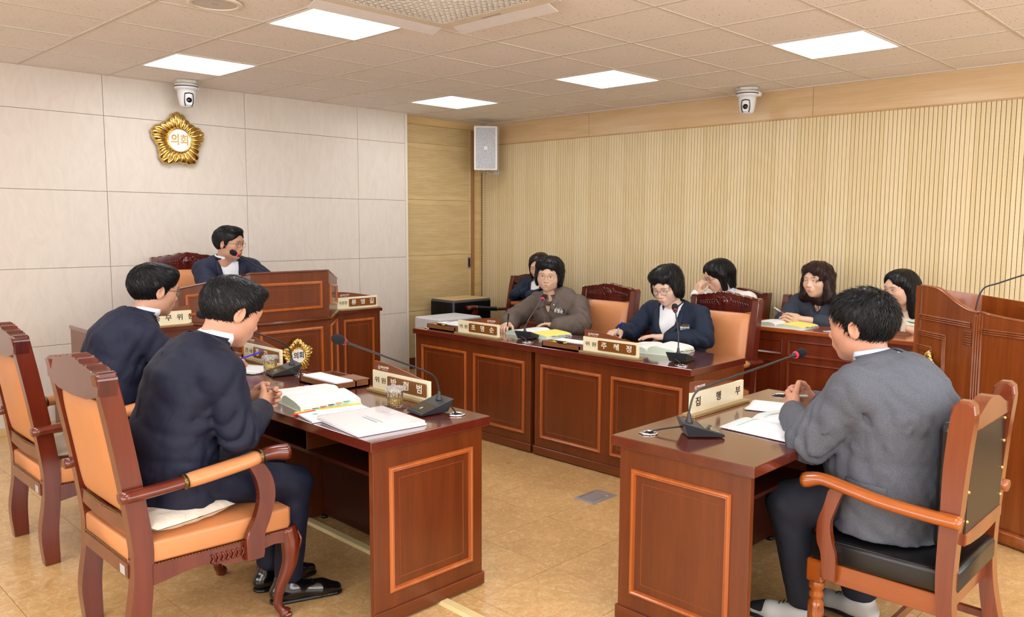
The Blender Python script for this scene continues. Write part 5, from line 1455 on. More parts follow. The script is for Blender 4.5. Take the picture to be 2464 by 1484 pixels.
# --- man in grey jacket
sR = dict(at=(1.35, -5.06, 0), label='heavyset man in grey jacket seen from behind at the witness desk', head=(1.335, -4.92, 1.185), yaw=92, pitch=-6, roll=0, hs=1.15, wide=1.06, byaw=90,
  neck=(1.345, -5.01, 1.05), chest=(1.345, -5.06, .87), waist=(1.35, -5.055, .69), pelvis=(1.35, -5.05, .57), shR=(1.565, -4.975, .965), shL=(1.13, -4.985, .975), elR=(1.70, -4.83, .79), elL=(1.105, -4.84, .775), wrR=(1.585, -4.625, .80), wrL=(1.36, -4.645, .80),
  torso=(.225, .225, .225, .175), flat=.86, belly=(.06, .17), arm=(.078, .068, .062, .048), skc='#c69278', skin='skin_ruddy', hair='crew', hairn='dark', hairc='#0c0c0f', cloth=c_grey, collar=c_blue, jcollar=True, trouser=c_slate, seed=17, hem=1.0, fold=1.2, inner=c_blue, vdepth=.4, colz=.045,
  legs=dict(kL=(1.16, -4.74, .50), kR=(1.53, -4.70, .50), aL=(1.20, -4.80, .12), aR=(1.42, -4.93, .12), tL=(1.15, -4.55, 0), tR=(1.45, -4.70, 0)), legr=1.17, shoe=plain('sneaker_white', '#dfe1e1', .6), shoe2=plain('sneaker_dark', '#262b34', .6), sole=plain('sneaker_sole', '#20242c', .6),
  hands=[dict(w=(1.375, -4.640, .812), f=(.62, .55, .25), n=(.75, -.35, .1), s=-1, c=(.62, .66, .7, .74), t=(.4, .2, .2), k=1.12), dict(w=(1.57, -4.625, .812), f=(-.68, .45, .22), n=(-.75, -.35, .1), s=1, c=(.6, .62, .66, .7), t=(.4, .2, .2), k=1.12)], hpar=dict(messy=.35, lift=.012, n=1.35))
person(sR)
# --- staff
cm = dict(fem=True, far=True, torso=(.16, .15, .16, .135), flat=.76, arm=(.056, .050, .046, .038), floor=.095, trouser=c_dk, skc='#dcb9a2', skin='skin_fair')
def staff(x, y, **k):
    d = dict(cm); d.update(at=(x, y, 0), neck=(x+.0, y, .99), chest=(x+.03, y, .88), waist=(x+.04, y, .74), pelvis=(x+.05, y, .64), shR=(x+.01, y+.185, .965), shL=(x+.01, y-.185, .965),
      elR=(x-.10, y+.24, .84), elL=(x-.10, y-.24, .84), wrR=(x-.25, y+.09, .885), wrL=(x-.25, y-.09, .885), head=(x-.06, y, 1.15), byaw=180, seed=20)
    d.update(k); person(d); return d
sA = staff(4.15, -.60, label='woman in navy blazer with bobbed hair, mostly hidden behind the speaking woman', head=(4.09, -.66, 1.14), yaw=200, pitch=-12, hair='bob', hairn='brown', hairc='#2a1614', cloth=c_navyw, jcollar=True, inner=c_ivory, vdepth=.7, seed=21, eyes=.4)
sB = staff(4.16, -2.70, label='young woman in ivory blouse with pale blue collar, hand raised to her mouth', head=(4.09, -2.66, 1.15), yaw=146, pitch=-20, hair='bob', cloth=c_ivory, collar=c_blue, colz=.03, garment='blouse', glasses='thin', seed=22, eyes=.4,
           elR=(4.05, -2.50, .86), wrR=(3.955, -2.535, 1.0), hands=[dict(w=(3.955, -2.535, 1.0), f=(.1, -.2, .95), n=(.8, -.3, 0), s=-1, c=(.55, .6, .6, .6), k=.95)], hpar=dict(messy=.12))
sD = staff(4.15, -3.50, label='woman in slate V-neck top with wavy brown hair, hands together over an open book', head=(4.07, -3.50, 1.155), yaw=172, pitch=0, roll=2, hair='wavy', hairn='wavybrown', hairc='#2e1a17', cloth=c_vneck, garment='blouse', seed=23, eyes=.6, lipc='#b8504c', vdepth=.35, vw=.05, sleeve=.55, arm=(.062, .060, .050, .05),
           wrR=(3.88, -3.36, .885), wrL=(3.88, -3.46, .885), hands=[dict(w=(3.885, -3.37, .89), f=(-.8, -.2, .1), n=(0, -.8, -.3), s=-1, c=(.6,)*4, k=.95), dict(w=(3.885, -3.45, .89), f=(-.8, .3, .1), n=(0, .8, -.3), s=1, c=(.6,)*4, k=.95)])
sE = staff(4.14, -4.12, label='woman in cream short-sleeved knit top with long straight black hair', head=(4.07, -4.10, 1.13), yaw=152, pitch=-6, hair='long', cloth=c_cream, garment='knit_top', short=.62, seed=24,
           elL=(4.05, -4.33, .80), wrL=(3.90, -4.22, .88), hpar=dict(messy=.08))
# ================================================================== THINGS ON THE DESKS
m_plate = plain('plate_cream', '#efe7c6', .25, coat=.3); m_pbrown = plain('plate_brown', '#7a4428', .35); m_pbr2 = plain('plate_name_brown', '#7d4c1c', .3, coat=.3)
m_ink = plain('ink_brown', '#4a2e1e', .5); m_wht = plain('ink_white', '#f4efdf', .4); m_amber = plain('amber_acrylic', '#b89a68', .12, trans=.3)
def nameplate(loc, rz, label, title, name=None, w=.435, mirror=False, big=False):
    """reads along local +x, faces local -y"""
    t = thing('nameplate', label, 'nameplate', loc, rz, 'council nameplates'); t.scale = (1, 1, .87)
    G().bb((-w/2-.015, -.035, 0), (w/2+.015, .03, .016), .002).done('stand', m_amber, t)
    G().bb((-w/2, -.008, .014), (w/2, .006, .118), .001).done('plate', m_plate, t)
    hh = .052; pts = []
    for i in range(13):
        u = i/12; x = -w/2+.004+u*w*.86; z = .118+hh*(1-u**1.7)*(.86+.14*cos(u*2)); pts.append((x, z))
    pts = [(-w/2+.004, .10)]+pts+[(w*.36, .10)]
    if mirror: pts = [(-x, z) for x, z in pts][::-1]
    a = G().prism(pts, .001, .007, 'xz').done('arched_crest', m_pbrown, t)
    M = lambda x, z, y=-.0088: basis((1, 0, 0), (0, 0, 1), (0, -1, 0), (x, y, z))
    lx = -w/2+.045 if not mirror else w/2-.115
    g = G(); 
    for k in range(5):
        an = pi/2+2*pi*k/5; g.lathe([(0, .0006), (.0055, .0006)], 10, M(lx+.007*cos(an), .137+.007*sin(an), .0005), cap=False)
    g.lathe([(0, .0008), (.005, .0008)], 10, M(lx, .137, .0005), cap=False); g.done('logo', plain('logo_pale', '#c9a898', .5), a)
    text('화순군의회', .0135, m_wht, a, M(lx+.043, .140, .0005), .0003, .0003); text('Hwasun-gun Council', .0055, m_wht, a, M(lx+.043, .128, .0005), 0, .0002)
    if name:
        tx = -w*.355
        text(title, .034, m_ink, t, M(tx, .066), .0002, wide=w*.20)
        x0, x1 = -w*.215, w*.465
        b = G().prism([(p[0]+(x0+x1)/2, p[1]+.066) for p in rrect((x1-x0)/2, .036, .008, 4)], -.0125, -.008, 'xz', .0008).done('name_panel', m_pbr2, t)
        n = len(name)
        for i, ch in enumerate(name):
            if ch != ' ': text(ch, .052, m_wht, b, M(x0+(x1-x0)*(.17+.66*i/(n-1)), .066, -.0128), .0007, .0004)
    else:
        n = len(title)
        for i, ch in enumerate(title): text(ch, .050 if not big else .056, m_ink, t, M(-w*.38+w*.76*i/(n-1), .066), .0008)
    return t
nameplate((.560, -3.075, .75), -pi/2, 'cream nameplate partly hidden by the nearer glass of tea', '위 원', '박형범')
nameplate((.548, -1.775, .75), -pi/2, 'cream nameplate by the gold rostrum crest, partly behind the farther glass of tea', '간 사', '홍강 ')
nameplate((2.225, -1.80, .75), -pi/2, 'cream nameplate in front of the woman in the taupe blouse', '위 원', '조명순', mirror=True)
nameplate((2.222, -3.02, .75), -pi/2, 'cream nameplate in front of the woman in the navy jacket', '위 원', '주혜정')
nameplate((1.41, -4.262, .75), 0, 'cream nameplate on the witness desk reading three spaced brown characters', '집행부', w=.44)
nameplate((2.013, -.575, .868), 0, 'cream nameplate on the right wing of the rostrum', '위원장', '류영길', w=.385)
nameplate((.538, -.662, .868), 0, 'wide cream nameplate with plain brown lettering on the left wing of the rostrum', '총무위원회', w=.40, mirror=True)

# ---- gooseneck microphones
m_mic = plain('mic_grey', '#2b2d31', .38); m_micbk = plain('mic_side_black', '#101013', .45); m_foam = plain('foam_black', '#101218', .95, bump=.6, bs=900)
m_red = NT('red_ring'); m_red.color('#d8102c'); m_red.b.inputs['Emission Color'].default_value = (1, .04, .08, 1); m_red.set(emit=.8, rough=.4); m_red = m_red.m
m_redoff = plain('red_ring_dull', '#7c1620', .4)
m_mirror = plain('mic_panel_gloss', '#5d5a48', .06, .6)
m_chrome = plain('chrome', '#d9d9dc', .12, 1)
def mic(base, rz, head, label, lit=True, bend=.45, gro=None, base_on=True, rise=.0):
    """base: top-of-desk point, local +x points at the speaker"""
    t = thing('microphone', label, 'microphone', base, rz)
    L2 = Matrix.Rotation(-rz, 4, 'Z') @ Matrix.Translation(-Vector(base)); hd = L2 @ Vector(head)
    if base_on:
        W_ = .068; V = []; F = []
        # profile: back top wide, undercut bottom, low front lip
        pr_ = [(-.080, .062, W_*1.0), (.078, .016, W_*.96), (.082, .004, W_*.9), (-.060, .004, W_*.74)]
        for x, z, w_ in pr_: V += [(x, -w_, z), (x, w_, z)]
        for i in range(4): F.append((2*i, 2*i+1, (2*i+3) % 8, (2*i+2) % 8))
        F += [(0, 2, 4, 6), (7, 5, 3, 1)]
        b = bmesh.new(); g = G(); g.grid_cloud(V, F, smooth=False); bmesh.ops.recalc_face_normals(g.b, faces=g.b.faces[:]); bmesh.ops.bevel(g.b, geom=g.b.edges[:], offset=.002, segments=1, affect='EDGES')
        bs = g.done('base', m_mic, t); b.free()
        sl = math.atan2(.062-.016, -.158)
        nx = Vector((.046, 0, .158)).normalized(); tx = Vector((.158, 0, -.046)).normalized()
        G().box((0, 0, 0), (.070, .118, .0015), .0005, M=basis(tx, (0, 1, 0), nx, Vector((.035, 0, .0285))+nx*.0008)).done('touch_panel', m_mirror, bs)
        G().lathe([(0, .0008), (.008, .0008), (.009, 0)], 14, basis(tx, (0, 1, 0), nx, Vector((.045, .0, .0256))+nx*.0012), cap=False).done('talk_button', m_chrome, bs)
        s0 = Vector((-.045, 0, .052))
        G().lathe([(.016, -.004), (.015, .003), (.009, .014), (.0065, .034), (.005, .036)], 16, Matrix.Translation(s0)).done('collar', m_mic, t)
        if gro:
            gl = L2 @ Vector(gro)
            G().tube(smooth_path([(-.062, .01, .028), (-.085, .01, .030), tuple(Vector((-.085, .01, .03)).lerp(gl, .6)+Vector((0, 0, .006))), tuple(gl+Vector((0, 0, .004)))], 6), .0035, 6).done('cable', m_black, t)
    else: s0 = Vector((0, 0, 0)); G().lathe([(.014, 0), (.012, .006), (.007, .012)], 14).done('collar', m_mic, t)
    p1 = s0+Vector((0, 0, bend*.16+.03)); d = hd-p1
    if rise: P = smooth_path([s0, s0+Vector((0, 0, .05)), p1+d*.12, p1+d*.5, hd], 8)
    else: P = smooth_path([s0, s0+Vector((0, 0, .04)), p1+d*.05+Vector((0, 0, -.012)), p1+d*.20, p1+d*.6, hd], 8)
    G().tube(P, .0042, 8).done('gooseneck', m_mic, t)
    dr_ = (P[-1]-P[-4]).normalized(); M = lookM(hd-dr_*.012, hd+dr_)
    G().lathe([(.0055, -.016), (.010, -.008), (.0125, .002)], 14, M).done('head_collar', m_mic, t)
    G().lathe([(.0135, 0), (.0150, .004), (.0150, .010), (.0125, .014)], 18, M).done('light_ring', m_red if lit else m_redoff, t)
    G().lathe([(.0001, .062), (.010, .0605), (.0175, .052), (.0205, .038), (.0195, .024), (.0155, .013), (.011, .012)], 20, M).done('foam_windshield', m_foam, t)
    return t
def grommet(p, label):
    t = thing('grommet', label, 'cable grommet', p, 0, 'clear cable grommets set in the desktops')
    g = G(); P = []
    for i in range(32):
        a = 2*pi*i/32; r = .030+.0018*cos(8*a); P.append((r*cos(a), r*sin(a), .003))
    g.tube(P, [(.0035, .009)]*32, 8, flat=((0, 0, 1), .4), closed=True); g.done('ring', m_chrome, t)
    G().lathe([(0, .0012), (.023, .0012)], 20, cap=False).done('opening', m_blackmat, t)
for p, l in (((.505, -3.535, .75), 'clear grommet by the near desk end, beside the microphone'), ((.505, -2.27, .75), 'clear grommet on the left desks beyond the wooden tray'), ((2.255, -2.27, .75), 'clear grommet in front of the taupe blouse woman'),
             ((2.235, -3.535, .75), 'clear grommet in front of the navy jacket woman'), ((2.26, -1.19, .75), 'clear grommet at the far end of the womens desk beside the tray'), ((.84, -4.30, .75), 'clear grommet on the left corner of the witness desk'), ((1.88, -4.33, .75), 'clear grommet at the far corner of the witness desk')):
    grommet(p, l)
mic((.455, -3.42, .75), radians(172), (-.005, -3.455, 1.113), 'gooseneck microphone by the nearer glass of tea, unlit red ring', False, gro=(.505, -3.535, .75))
mic((.455, -2.175, .75), radians(168), (-.02, -2.30, 1.115), 'gooseneck microphone between the two suited men, by the farther glass of tea', False, gro=(.505, -2.27, .75))
mic((2.40, -2.13, .75), radians(15), (2.68, -2.015, 1.010), 'gooseneck microphone with lit red ring in front of the taupe blouse woman', True, gro=(2.255, -2.27, .75), bend=.1)
mic((2.37, -3.44, .75), radians(12), (2.47, -3.325, 1.045), 'gooseneck microphone in front of the navy jacket woman', False, gro=(2.235, -3.535, .75), bend=.5)
mic((.965, -4.455, .75), radians(-42), (1.475, -4.597, 1.027), 'gooseneck microphone with lit red ring on the witness desk', True, gro=(.84, -4.30, .75), bend=.55)
mic((1.16, -.70, .955), radians(90), (.905, -.755, 1.345), 'gooseneck microphone with lit red ring in front of the man on the rostrum', True, base_on=False, bend=1.4)
mic((2.93, -4.875, 1.045), 0, (3.06, -5.42, 1.47), 'long black gooseneck microphone rising from the lectern', False, base_on=False, bend=1.0)

# ---- paper goods
def page_mat(name, base, inkc, pitch=.0062, axis='y', dens=.5):
    t = NT(name); x, y, z = t.sep(t.map()); a, b = (x, y) if axis == 'y' else (y, x)
    row = t.math('FRACT', t.math('DIVIDE', b, pitch)); on = t.math('LESS_THAN', row, .42)
    cell = t.n.new('ShaderNodeCombineXYZ'); t.l.new(t.math('DIVIDE', a, .0028), cell.inputs[0]); t.l.new(t.math('FLOOR', t.math('DIVIDE', b, pitch)), cell.inputs[1])
    n = t.n.new('ShaderNodeTexNoise'); n.inputs['Scale'].default_value = 1.0; n.inputs['Detail'].default_value = 1; t.l.new(cell.outputs[0], n.inputs[0])
    k = t.math('MULTIPLY', on, t.math('GREATER_THAN', n.outputs[0], dens))
    t.color(t.mix(t.math('MULTIPLY', k, .55), base, inkc)); t.set(rough=.6); return t.m
m_page = page_mat('printed_page', '#eef0ef', '#8e9496'); m_pageb = page_mat('table_print_page', '#f2f4fa', '#9aa3ac', .009, 'y', .52)
m_paper = plain('white_paper', '#f1f3f8', .6, var=.02); m_pageedge = plain('page_edge_green', '#cfe0cc', .7, var=.1, scale=300); m_yel = plain('yellow_divider', '#f0e678', .6, var=.02); m_cover = plain('cover_white', '#f4f5fb', .35, var=.02)
TABC = [plain('tab_'+n, c, .5) for n, c in (('red', '#c8323c'), ('purple', '#7b5bb8'), ('teal', '#4aa093'), ('black', '#2b2b30'), ('blue', '#4f6fc4'), ('yellow', '#e8d23c'), ('orange', '#e08a3c'))]
def open_book(loc, rz, label, w=.21, h=.29, tl=.030, tr=.030, yellow=None, tabs=True, mat=None):
    """spine along local y, pages spread along +-x"""
    t = thing('open_book', label, 'book', loc, rz)
    for s, th in ((-1, tl), (1, tr)):
        top = smooth_path([(0, 0, .006), (s*.012, 0, th*.9), (s*.045, 0, th*1.22), (s*.10, 0, th*1.12), (s*.165, 0, th*.92), (s*w, 0, th*.62)], 4)
        pts = [(p.x, p.z) for p in top]+[(s*(w+.006), .0015), (0, .0015)]
        st = G().prism(pts if s > 0 else pts[::-1], -h/2, h/2, 'xz').done('page_block', m_pageedge, t)
        V = []; F = []; n = len(top)
        for yy in (-h/2, -h/2*.33, h/2*.33, h/2): V += [(p.x, yy, p.z+.0007) for p in top]
        for r in range(3):
            for i in range(n-1):
                q = (r*n+i, r*n+i+1, (r+1)*n+i+1, (r+1)*n+i); F.append(q if s > 0 else q[::-1])
        G().grid_cloud(V, F).done('printed_page', (m_yel if yellow == s else (mat or m_page)), st)
        if tabs:
            for k in range(6):
                zz = th*.15+th*.08*k; G().box((s*(w+.012-.006*zz/th), -h*.40+h*.13*k, zz+.003), (.016, .026, .0012)).done('index_tab', TABC[(k*3+(s > 0)) % 7], st)
    G().bb((-w-.008, -h/2-.003, 0), (w+.008, h/2+.003, .0018)).done('cover', m_cover, t)
    return t
open_book((.225, -2.835, .75), radians(-98), 'thick open book with white pages and coloured tabs in front of the clasped hands', w=.215, h=.285, tl=.034, tr=.036)
open_book((2.60, -2.045, .75), radians(90), 'open book with a yellow sheet in front of the taupe blouse woman', w=.205, h=.27, tl=.026, tr=.030, yellow=-1)
open_book((2.60, -3.10, .75), radians(100), 'thick open book with coloured tabs in front of the navy jacket woman', w=.20, h=.28, tl=.040, tr=.030)
open_book((3.72, -3.42, .845), radians(90), 'open book with yellow page on the staff desk before the wavy haired woman', w=.20, h=.25, tl=.022, tr=.026, yellow=-1)
# spiral bound documents by the near desk corner
t = thing('spiral_document', 'white spiral bound document lying nearest the desk corner', 'document', (.165, -3.375, .75), radians(-6))
for k in range(2):
    G().bb((-.155-.004*k, -.20+.006*k, .001+.009*k), (.155-.004*k, .145+.004*k, .009+.009*k), .0015).done('page_block', m_cover, t)
G().bb((-.158, -.194, .0192), (.152, .149, .0200)).done('clear_cover', plain('cover_gloss', '#f3f5fb', .12, coat=1, var=.01), t)
g = G()
for k in range(30):
    xx = -.15+.0103*k; P = [(xx, .146+.006*cos(a), .012+.011*sin(a)) for a in np.linspace(0, 2*pi, 10, endpoint=False)]; g.tube(P, .0009, 4, closed=True)
tag(g.done('wire_spiral', plain('wire_grey', '#b9bcc6', .3, .8), t), kind='stuff')
Mt = basis((0, -1, 0), (1, 0, 0), (0, 0, 1), (.05, -.03, .0203))
G().bb((-.02, -.10, .0203), (-.012, .02, .0205)).bb((.0, -.11, .0203), (.004, .03, .0205)).done('printed_title', plain('print_grey', '#9aa0b4', .6), t)
t = thing('yellow_edged_document', 'white document with bright yellow spine strip under the spiral document', 'document', (.15, -3.165, .75), radians(-10))
G().bb((-.15, -.10, .001), (.15, .10, .0085), .001).done('page_block', m_paper, t)
G().bb((-.153, .078, .0005), (.153, .102, .0098), .002).done('spine_tape', plain('tape_yellow', '#f2c811', .35), t)
G().lathe([(0, .0087), (.012, .0087)], 12, Matrix.Translation((-.09, .02, .0)), cap=False).done('green_mark', plain('mark_green', '#58b59a', .6), t)
G().bb((-.02, .03, .0086), (.09, .034, .0088)).bb((.01, .015, .0086), (.06, .018, .0088)).done('printed_title', MC['print_grey'], t)

def pen(a, b, label, c1, c2, r=.0045):
    a = Vector(a); t = thing('pen', label, 'pen', a, 0); d = Vector(b)-a; M = lookM((0, 0, 0), d); L_ = d.length
    G().lathe([(.0008, 0), (.0025, .010), (r, .018), (r, L_*.62), (r*.95, L_*.62+.002)], 12, M).done('barrel', c1, t)
    G().lathe([(r*1.08, L_*.60), (r*1.1, L_-.006), (r*.8, L_)], 12, M).done('cap', c2, t)
    G().box((r*1.5, 0, L_*.82), (.0025, .003, L_*.28), M=M).done('clip', c2, t)
m_penb = plain('pen_blue', '#2a25c8', .25); m_penr = plain('pen_red', '#c9141f', .25); m_clear = plain('pen_clear', '#d8dade', .15)
pen((-.020, -3.075, .757), (.10, -3.075, .757), 'red pen lying at the desk edge below the thick open book', m_penr, m_penr)
pen((.345, -1.855, .80), (.47, -1.91, .842), 'blue pen held by the man with glasses', m_penb, m_penb)
pen((2.805, -2.60, .778), (2.78, -2.68, .885), 'blue and clear pen held by the woman in the navy jacket', m_clear, m_penb)
pen((2.52, -1.80, .77), (2.50, -1.83, .90), 'dark pen held by the woman in the taupe blouse', m_black, m_black)
pen((1.36, -4.55, .862), (1.525, -4.63, .846), 'black and silver pen held across the clasped hands of the man in grey', plain('pen_grip', '#2a2a2e', .4), m_clear, .0055)
pen((3.865, -3.40, .89), (3.80, -3.30, .965), 'clear pen with red centre held by the wavy haired woman', m_penr, m_clear)

# trays
m_tray = wood('tray_wood', '#6e4227', '#7d4e30', '#8d5c3b', 'y', .4, 1, .1, .6)
def tray(loc, rz, label, extra=None):
    t = thing('desk_tray', label, 'desk tray', loc, rz)
    g = G().bb((-.10, -.165, 0), (.10, .165, .008)); g.bb((-.10, -.165, 0), (-.092, .165, .034)); g.bb((.092, -.165, 0), (.10, .165, .034)); g.bb((-.10, -.165, 0), (.10, -.157, .034)); g.bb((-.10, .157, 0), (.10, .165, .034)); g.bb((.015, -.165, .006), (.023, .165, .034))
    g.done('tray_body', m_tray, t)
    G().bb((.018, -.165, .034), (.10, -.02, .040), .001).done('sliding_lid', m_tray, t)
    G().bb((-.090, -.150, .008), (.012, .150, .040), .001).done('note_paper', m_paper, t)
    return t
tray((.505, -2.59, .75), 0, 'brown wooden tray with white note paper beside the thick open book')
tray((2.335, -1.36, .75), pi, 'brown wooden tray with yellow edged clip at the far end of the womens desk')
tray((2.30, -2.62, .75), pi, 'brown wooden tray with yellow edged clip beside the navy jacket womans nameplate')
tray((.42, -1.42, .75), 0, 'small brown tray behind the writing hand of the man with glasses')
for p, l in (((2.245, -1.33, .79), 'black and yellow clip on the far desk tray'), ((2.21, -2.60, .79), 'black and yellow clip on the tray beside the nameplate')):
    t = thing('marker_clip', l, 'clip', p, 0)
    G().bb((-.012, -.05, .0), (.012, .03, .010), .002).done('clip_body', m_black, t); G().bb((-.014, .01, .001), (.010, .045, .007), .001).bb((-.014, -.062, .001), (.010, -.045, .007), .001).done('yellow_end', plain('hi_yellow', '#d8e02c', .4), t)

def sheet(loc, rz, label, w, h, n=1, mat=None, curl=.0, name='paper_sheet'):
    t = thing(name, label, 'papers', loc, rz)
    for k in range(n):
        V = []; F = []; N_ = 8; a = radians(4*k*(-1)**k)
        for j in range(N_+1):
            for i in range(N_+1):
                u, v = i/N_-.5, j/N_-.5; z = .0012+.0016*k+curl*(abs(u)*2)**2.2*(.6+.4*v)+curl*.3*sin(7*v+3*u)*.3
                x, y = u*w, v*h; V.append((x*cos(a)-y*sin(a), x*sin(a)+y*cos(a), max(z, .001+.0012*k)))
        for j in range(N_):
            for i in range(N_): F.append((j*(N_+1)+i, j*(N_+1)+i+1, (j+1)*(N_+1)+i+1, (j+1)*(N_+1)+i))
        o_ = G().grid_cloud(V, F).done('sheet', mat or m_page, t); md = o_.modifiers.new('t', 'SOLIDIFY'); md.thickness = .0006
    return t
def table_sheets():
    t = thing('open_report', 'open white report with pale green table headers under the grey jacket mans arms', 'papers', (1.335, -4.625, .75), radians(-4))
    for s, tilt in ((-1, 0), (1, 0)):
        top = smooth_path([(0, 0, .004), (s*.05, 0, .016), (s*.12, 0, .014), (s*.235, 0, .006)], 4); V = []; F = []; n = len(top)
        for yy in (-.155, -.05, .05, .155): V += [(p.x, yy+.02*s*0, p.z) for p in top]
        for r in range(3):
            for i in range(n-1):
                q = (r*n+i, r*n+i+1, (r+1)*n+i+1, (r+1)*n+i); F.append(q if s > 0 else q[::-1])
        o_ = G().grid_cloud(V, F).done('page', m_pageb, t); md = o_.modifiers.new('t', 'SOLIDIFY'); md.thickness = .003
        V = []; F = []
        tp = [p for p in top if .02 < abs(p.x) < .2]
        for yy in (.105, .12): V += [(p.x, yy, p.z+.0012) for p in tp]
        for i in range(len(tp)-1):
            q = (i, i+1, len(tp)+i+1, len(tp)+i); F.append(q if s > 0 else q[::-1])
        G().grid_cloud(V, F).done('green_table_header', plain('header_green', '#bfe6da', .6), t)
table_sheets()
sheet((1.62, -4.47, .75), radians(20), 'loose white sheets beyond the open report, under the clasped hands', .21, .29, 2, m_paper, .004)
sheet((.36, -1.92, .75), radians(25), 'printed white sheets under the writing hand of the man with glasses', .21, .29, 3, m_page, .012)
sheet((2.50, -2.55, .75), radians(60), 'white sheets beside the nameplate of the navy jacket woman', .21, .29, 2, m_page, .002)
sheet((2.42, -1.35, .79), radians(5), 'white note slips on the far desk tray', .10, .16, 2, m_paper, .002, 'note_slips')
sheet((3.84, -2.50, .845), radians(80), 'stack of white papers on the staff desk behind the orange chair', .21, .28, 6, m_paper, .0)
sheet((3.70, -3.86, .845), radians(70), 'pale leaflet and notepad on the staff desk behind the grey jacket man', .15, .21, 3, plain('leaflet_green', '#d5e4de', .5), .0)

# phone by the far man's papers
t = thing('smartphone', 'grey smartphone lying under the papers by the farther microphone', 'phone', (.10, -2.12, .75), radians(-30))
G().prism(rrect(.036, .075, .01, 4), 0, .009, 'xy', .001).done('phone_body', plain('phone_grey', '#8b8578', .3, .5), t); G().prism(rrect(.033, .072, .008, 4), .009, .0096, 'xy').done('screen', m_black, t)

# ---- glasses of tea with film lids
def tea_glass(loc, label):
    t = thing('tea_glass', label, 'glass', loc, 0, 'cut glasses of tea')
    gl = NT('cut_glass') if 'cut_glass' not in MC else None
    if gl: gl.color((.97, .98, .98)); gl.set(rough=.04, trans=1, ior=1.45); v = gl.voro(gl.map((1, 1, .7)), 90); gl.bump(v, .9, .004); MC['cut_glass'] = gl.m
    te = NT('tea') if 'tea' not in MC else None
    if te: te.color('#e9c96c'); te.set(rough=.05, trans=.85, ior=1.33); MC['tea'] = te.m
    fi = NT('cling_film') if 'cling_film' not in MC else None
    if fi: fi.color((.93, .94, .95)); fi.set(rough=.25, alpha=.28, spec=.8); n = fi.noise(fi.map((1, 1, 1)), 90, 4, .7); fi.bump(n, 1, .01); MC['cling_film'] = fi.m
    n = 28
    outer = [(.031, .0), (.034, .004), (.0345, .02), (.0365, .055), (.038, .088)]; inner = [(.0362, .088), (.0345, .055), (.032, .02), (.030, .012), (.0, .011)]
    V = []; F = []
    prof = [(0, 0)]+outer+inner
    for j, (r, z) in enumerate(prof):
        for i in range(n):
            a = 2*pi*i/n; rr = r*(1+(.02*(-1)**i if 2 <= j <= 3 else 0)); V.append((rr*cos(a), rr*sin(a), z))
    for j in range(len(prof)-1):
        for i in range(n): F.append((j*n+i, j*n+(i+1) % n, (j+1)*n+(i+1) % n, (j+1)*n+i))
    G().grid_cloud(V, F, smooth=False).done('glass_body', MC['cut_glass'], t)
    G().lathe([(0, .012), (.0300, .013), (.0322, .022), (.0338, .047), (.0, .047)], n, cap=False).done('tea', MC['tea'], t)
    V = []; F = []; nr_ = 7
    for j in range(nr_):
        for i in range(48):
            a = 2*pi*i/48; r = (0, .018, .034, .041, .044, .0455, .047)[j]; z = (.0895, .090, .091, .090, .085, .080, .076)[j]+(0, .0015, .001, .001, .003, .004, .004)[j]*sin(9*a+j*1.3)+(j > 2)*.0016*sin(23*a+2*j)
            r *= 1+.02*sin(13*a+j)*(j > 2); V.append((r*cos(a), r*sin(a), z))
    for j in range(nr_-1):
        for i in range(48): F.append((j*48+i, j*48+(i+1) % 48, (j+1)*48+(i+1) % 48, (j+1)*48+i))
    G().grid_cloud(V, F).done('film_lid', MC['cling_film'], t)
    return t
def coaster(loc, label):
    t = thing('coaster', label, 'coaster', loc, 0); g = G(); pts = []
    for i in range(64): a = 2*pi*i/64; r = .052+.003*sin(10*a); pts.append((r*cos(a), r*sin(a)))
    g.prism(pts, 0, .003, 'xy').done('disc', plain('coaster_brown', '#5e3830', .6), t)
coaster((.405, -3.235, .75), 'round brown coaster under the nearer glass of tea'); tea_glass((.405, -3.235, .753), 'cut glass of pale tea with film lid before the nearer nameplate')
coaster((.43, -2.075, .75), 'round brown coaster under the farther glass of tea'); tea_glass((.43, -2.075, .753), 'cut glass of pale tea with film lid behind the farther microphone')
# paper cup on the staff desk
t = thing('paper_cup', 'small white paper cup with floral print on the staff desk', 'cup', (3.745, -3.165, .845), 0)
def cupm():
    m_ = NT('cup_paper'); n = m_.noise(m_.map(), 55, 2, .5, 2); k = m_.ramp(n, [(.60, (0,)*3), (.64, (1,)*3)]); m_.color(m_.mix(k, '#efe7e4', '#b9a2a0')); m_.set(rough=.6); return m_.m
G().lathe([(.025, .0), (.0265, .004), (.034, .078)], 24, cap=False).lathe([(0, .004), (.0255, .004)], 24, cap=False).done('cup_body', cupm(), t); g = G(); g.tube([(.0345*cos(a), .0345*sin(a), .079) for a in np.linspace(0, 2*pi, 24, endpoint=False)], .0018, 6, closed=True); g.done('rim', m_whitemetal, t)
t = thing('paper_cup', 'white paper cup half hidden behind the navy jacket womans chair', 'cup', (3.80, -3.13+.02, .845), 0); 
G().lathe([(.022, .0), (.030, .07)], 20, cap=False).done('cup_body', MC['white_paper'], t)
# clip board / spectacle case held near the cream top woman
t = thing('desk_tray', 'small brown tray with black clip beside the woman in the cream top', 'desk tray', (3.86, -4.12, .845), 0)
G().bb((-.06, -.12, 0), (.06, .10, .012), .001).bb((-.06, -.12, .012), (-.052, .10, .028)).done('tray_body', m_tray, t); G().bb((-.04, -.06, .012), (.01, .02, .03), .003).done('clip', m_black, t)

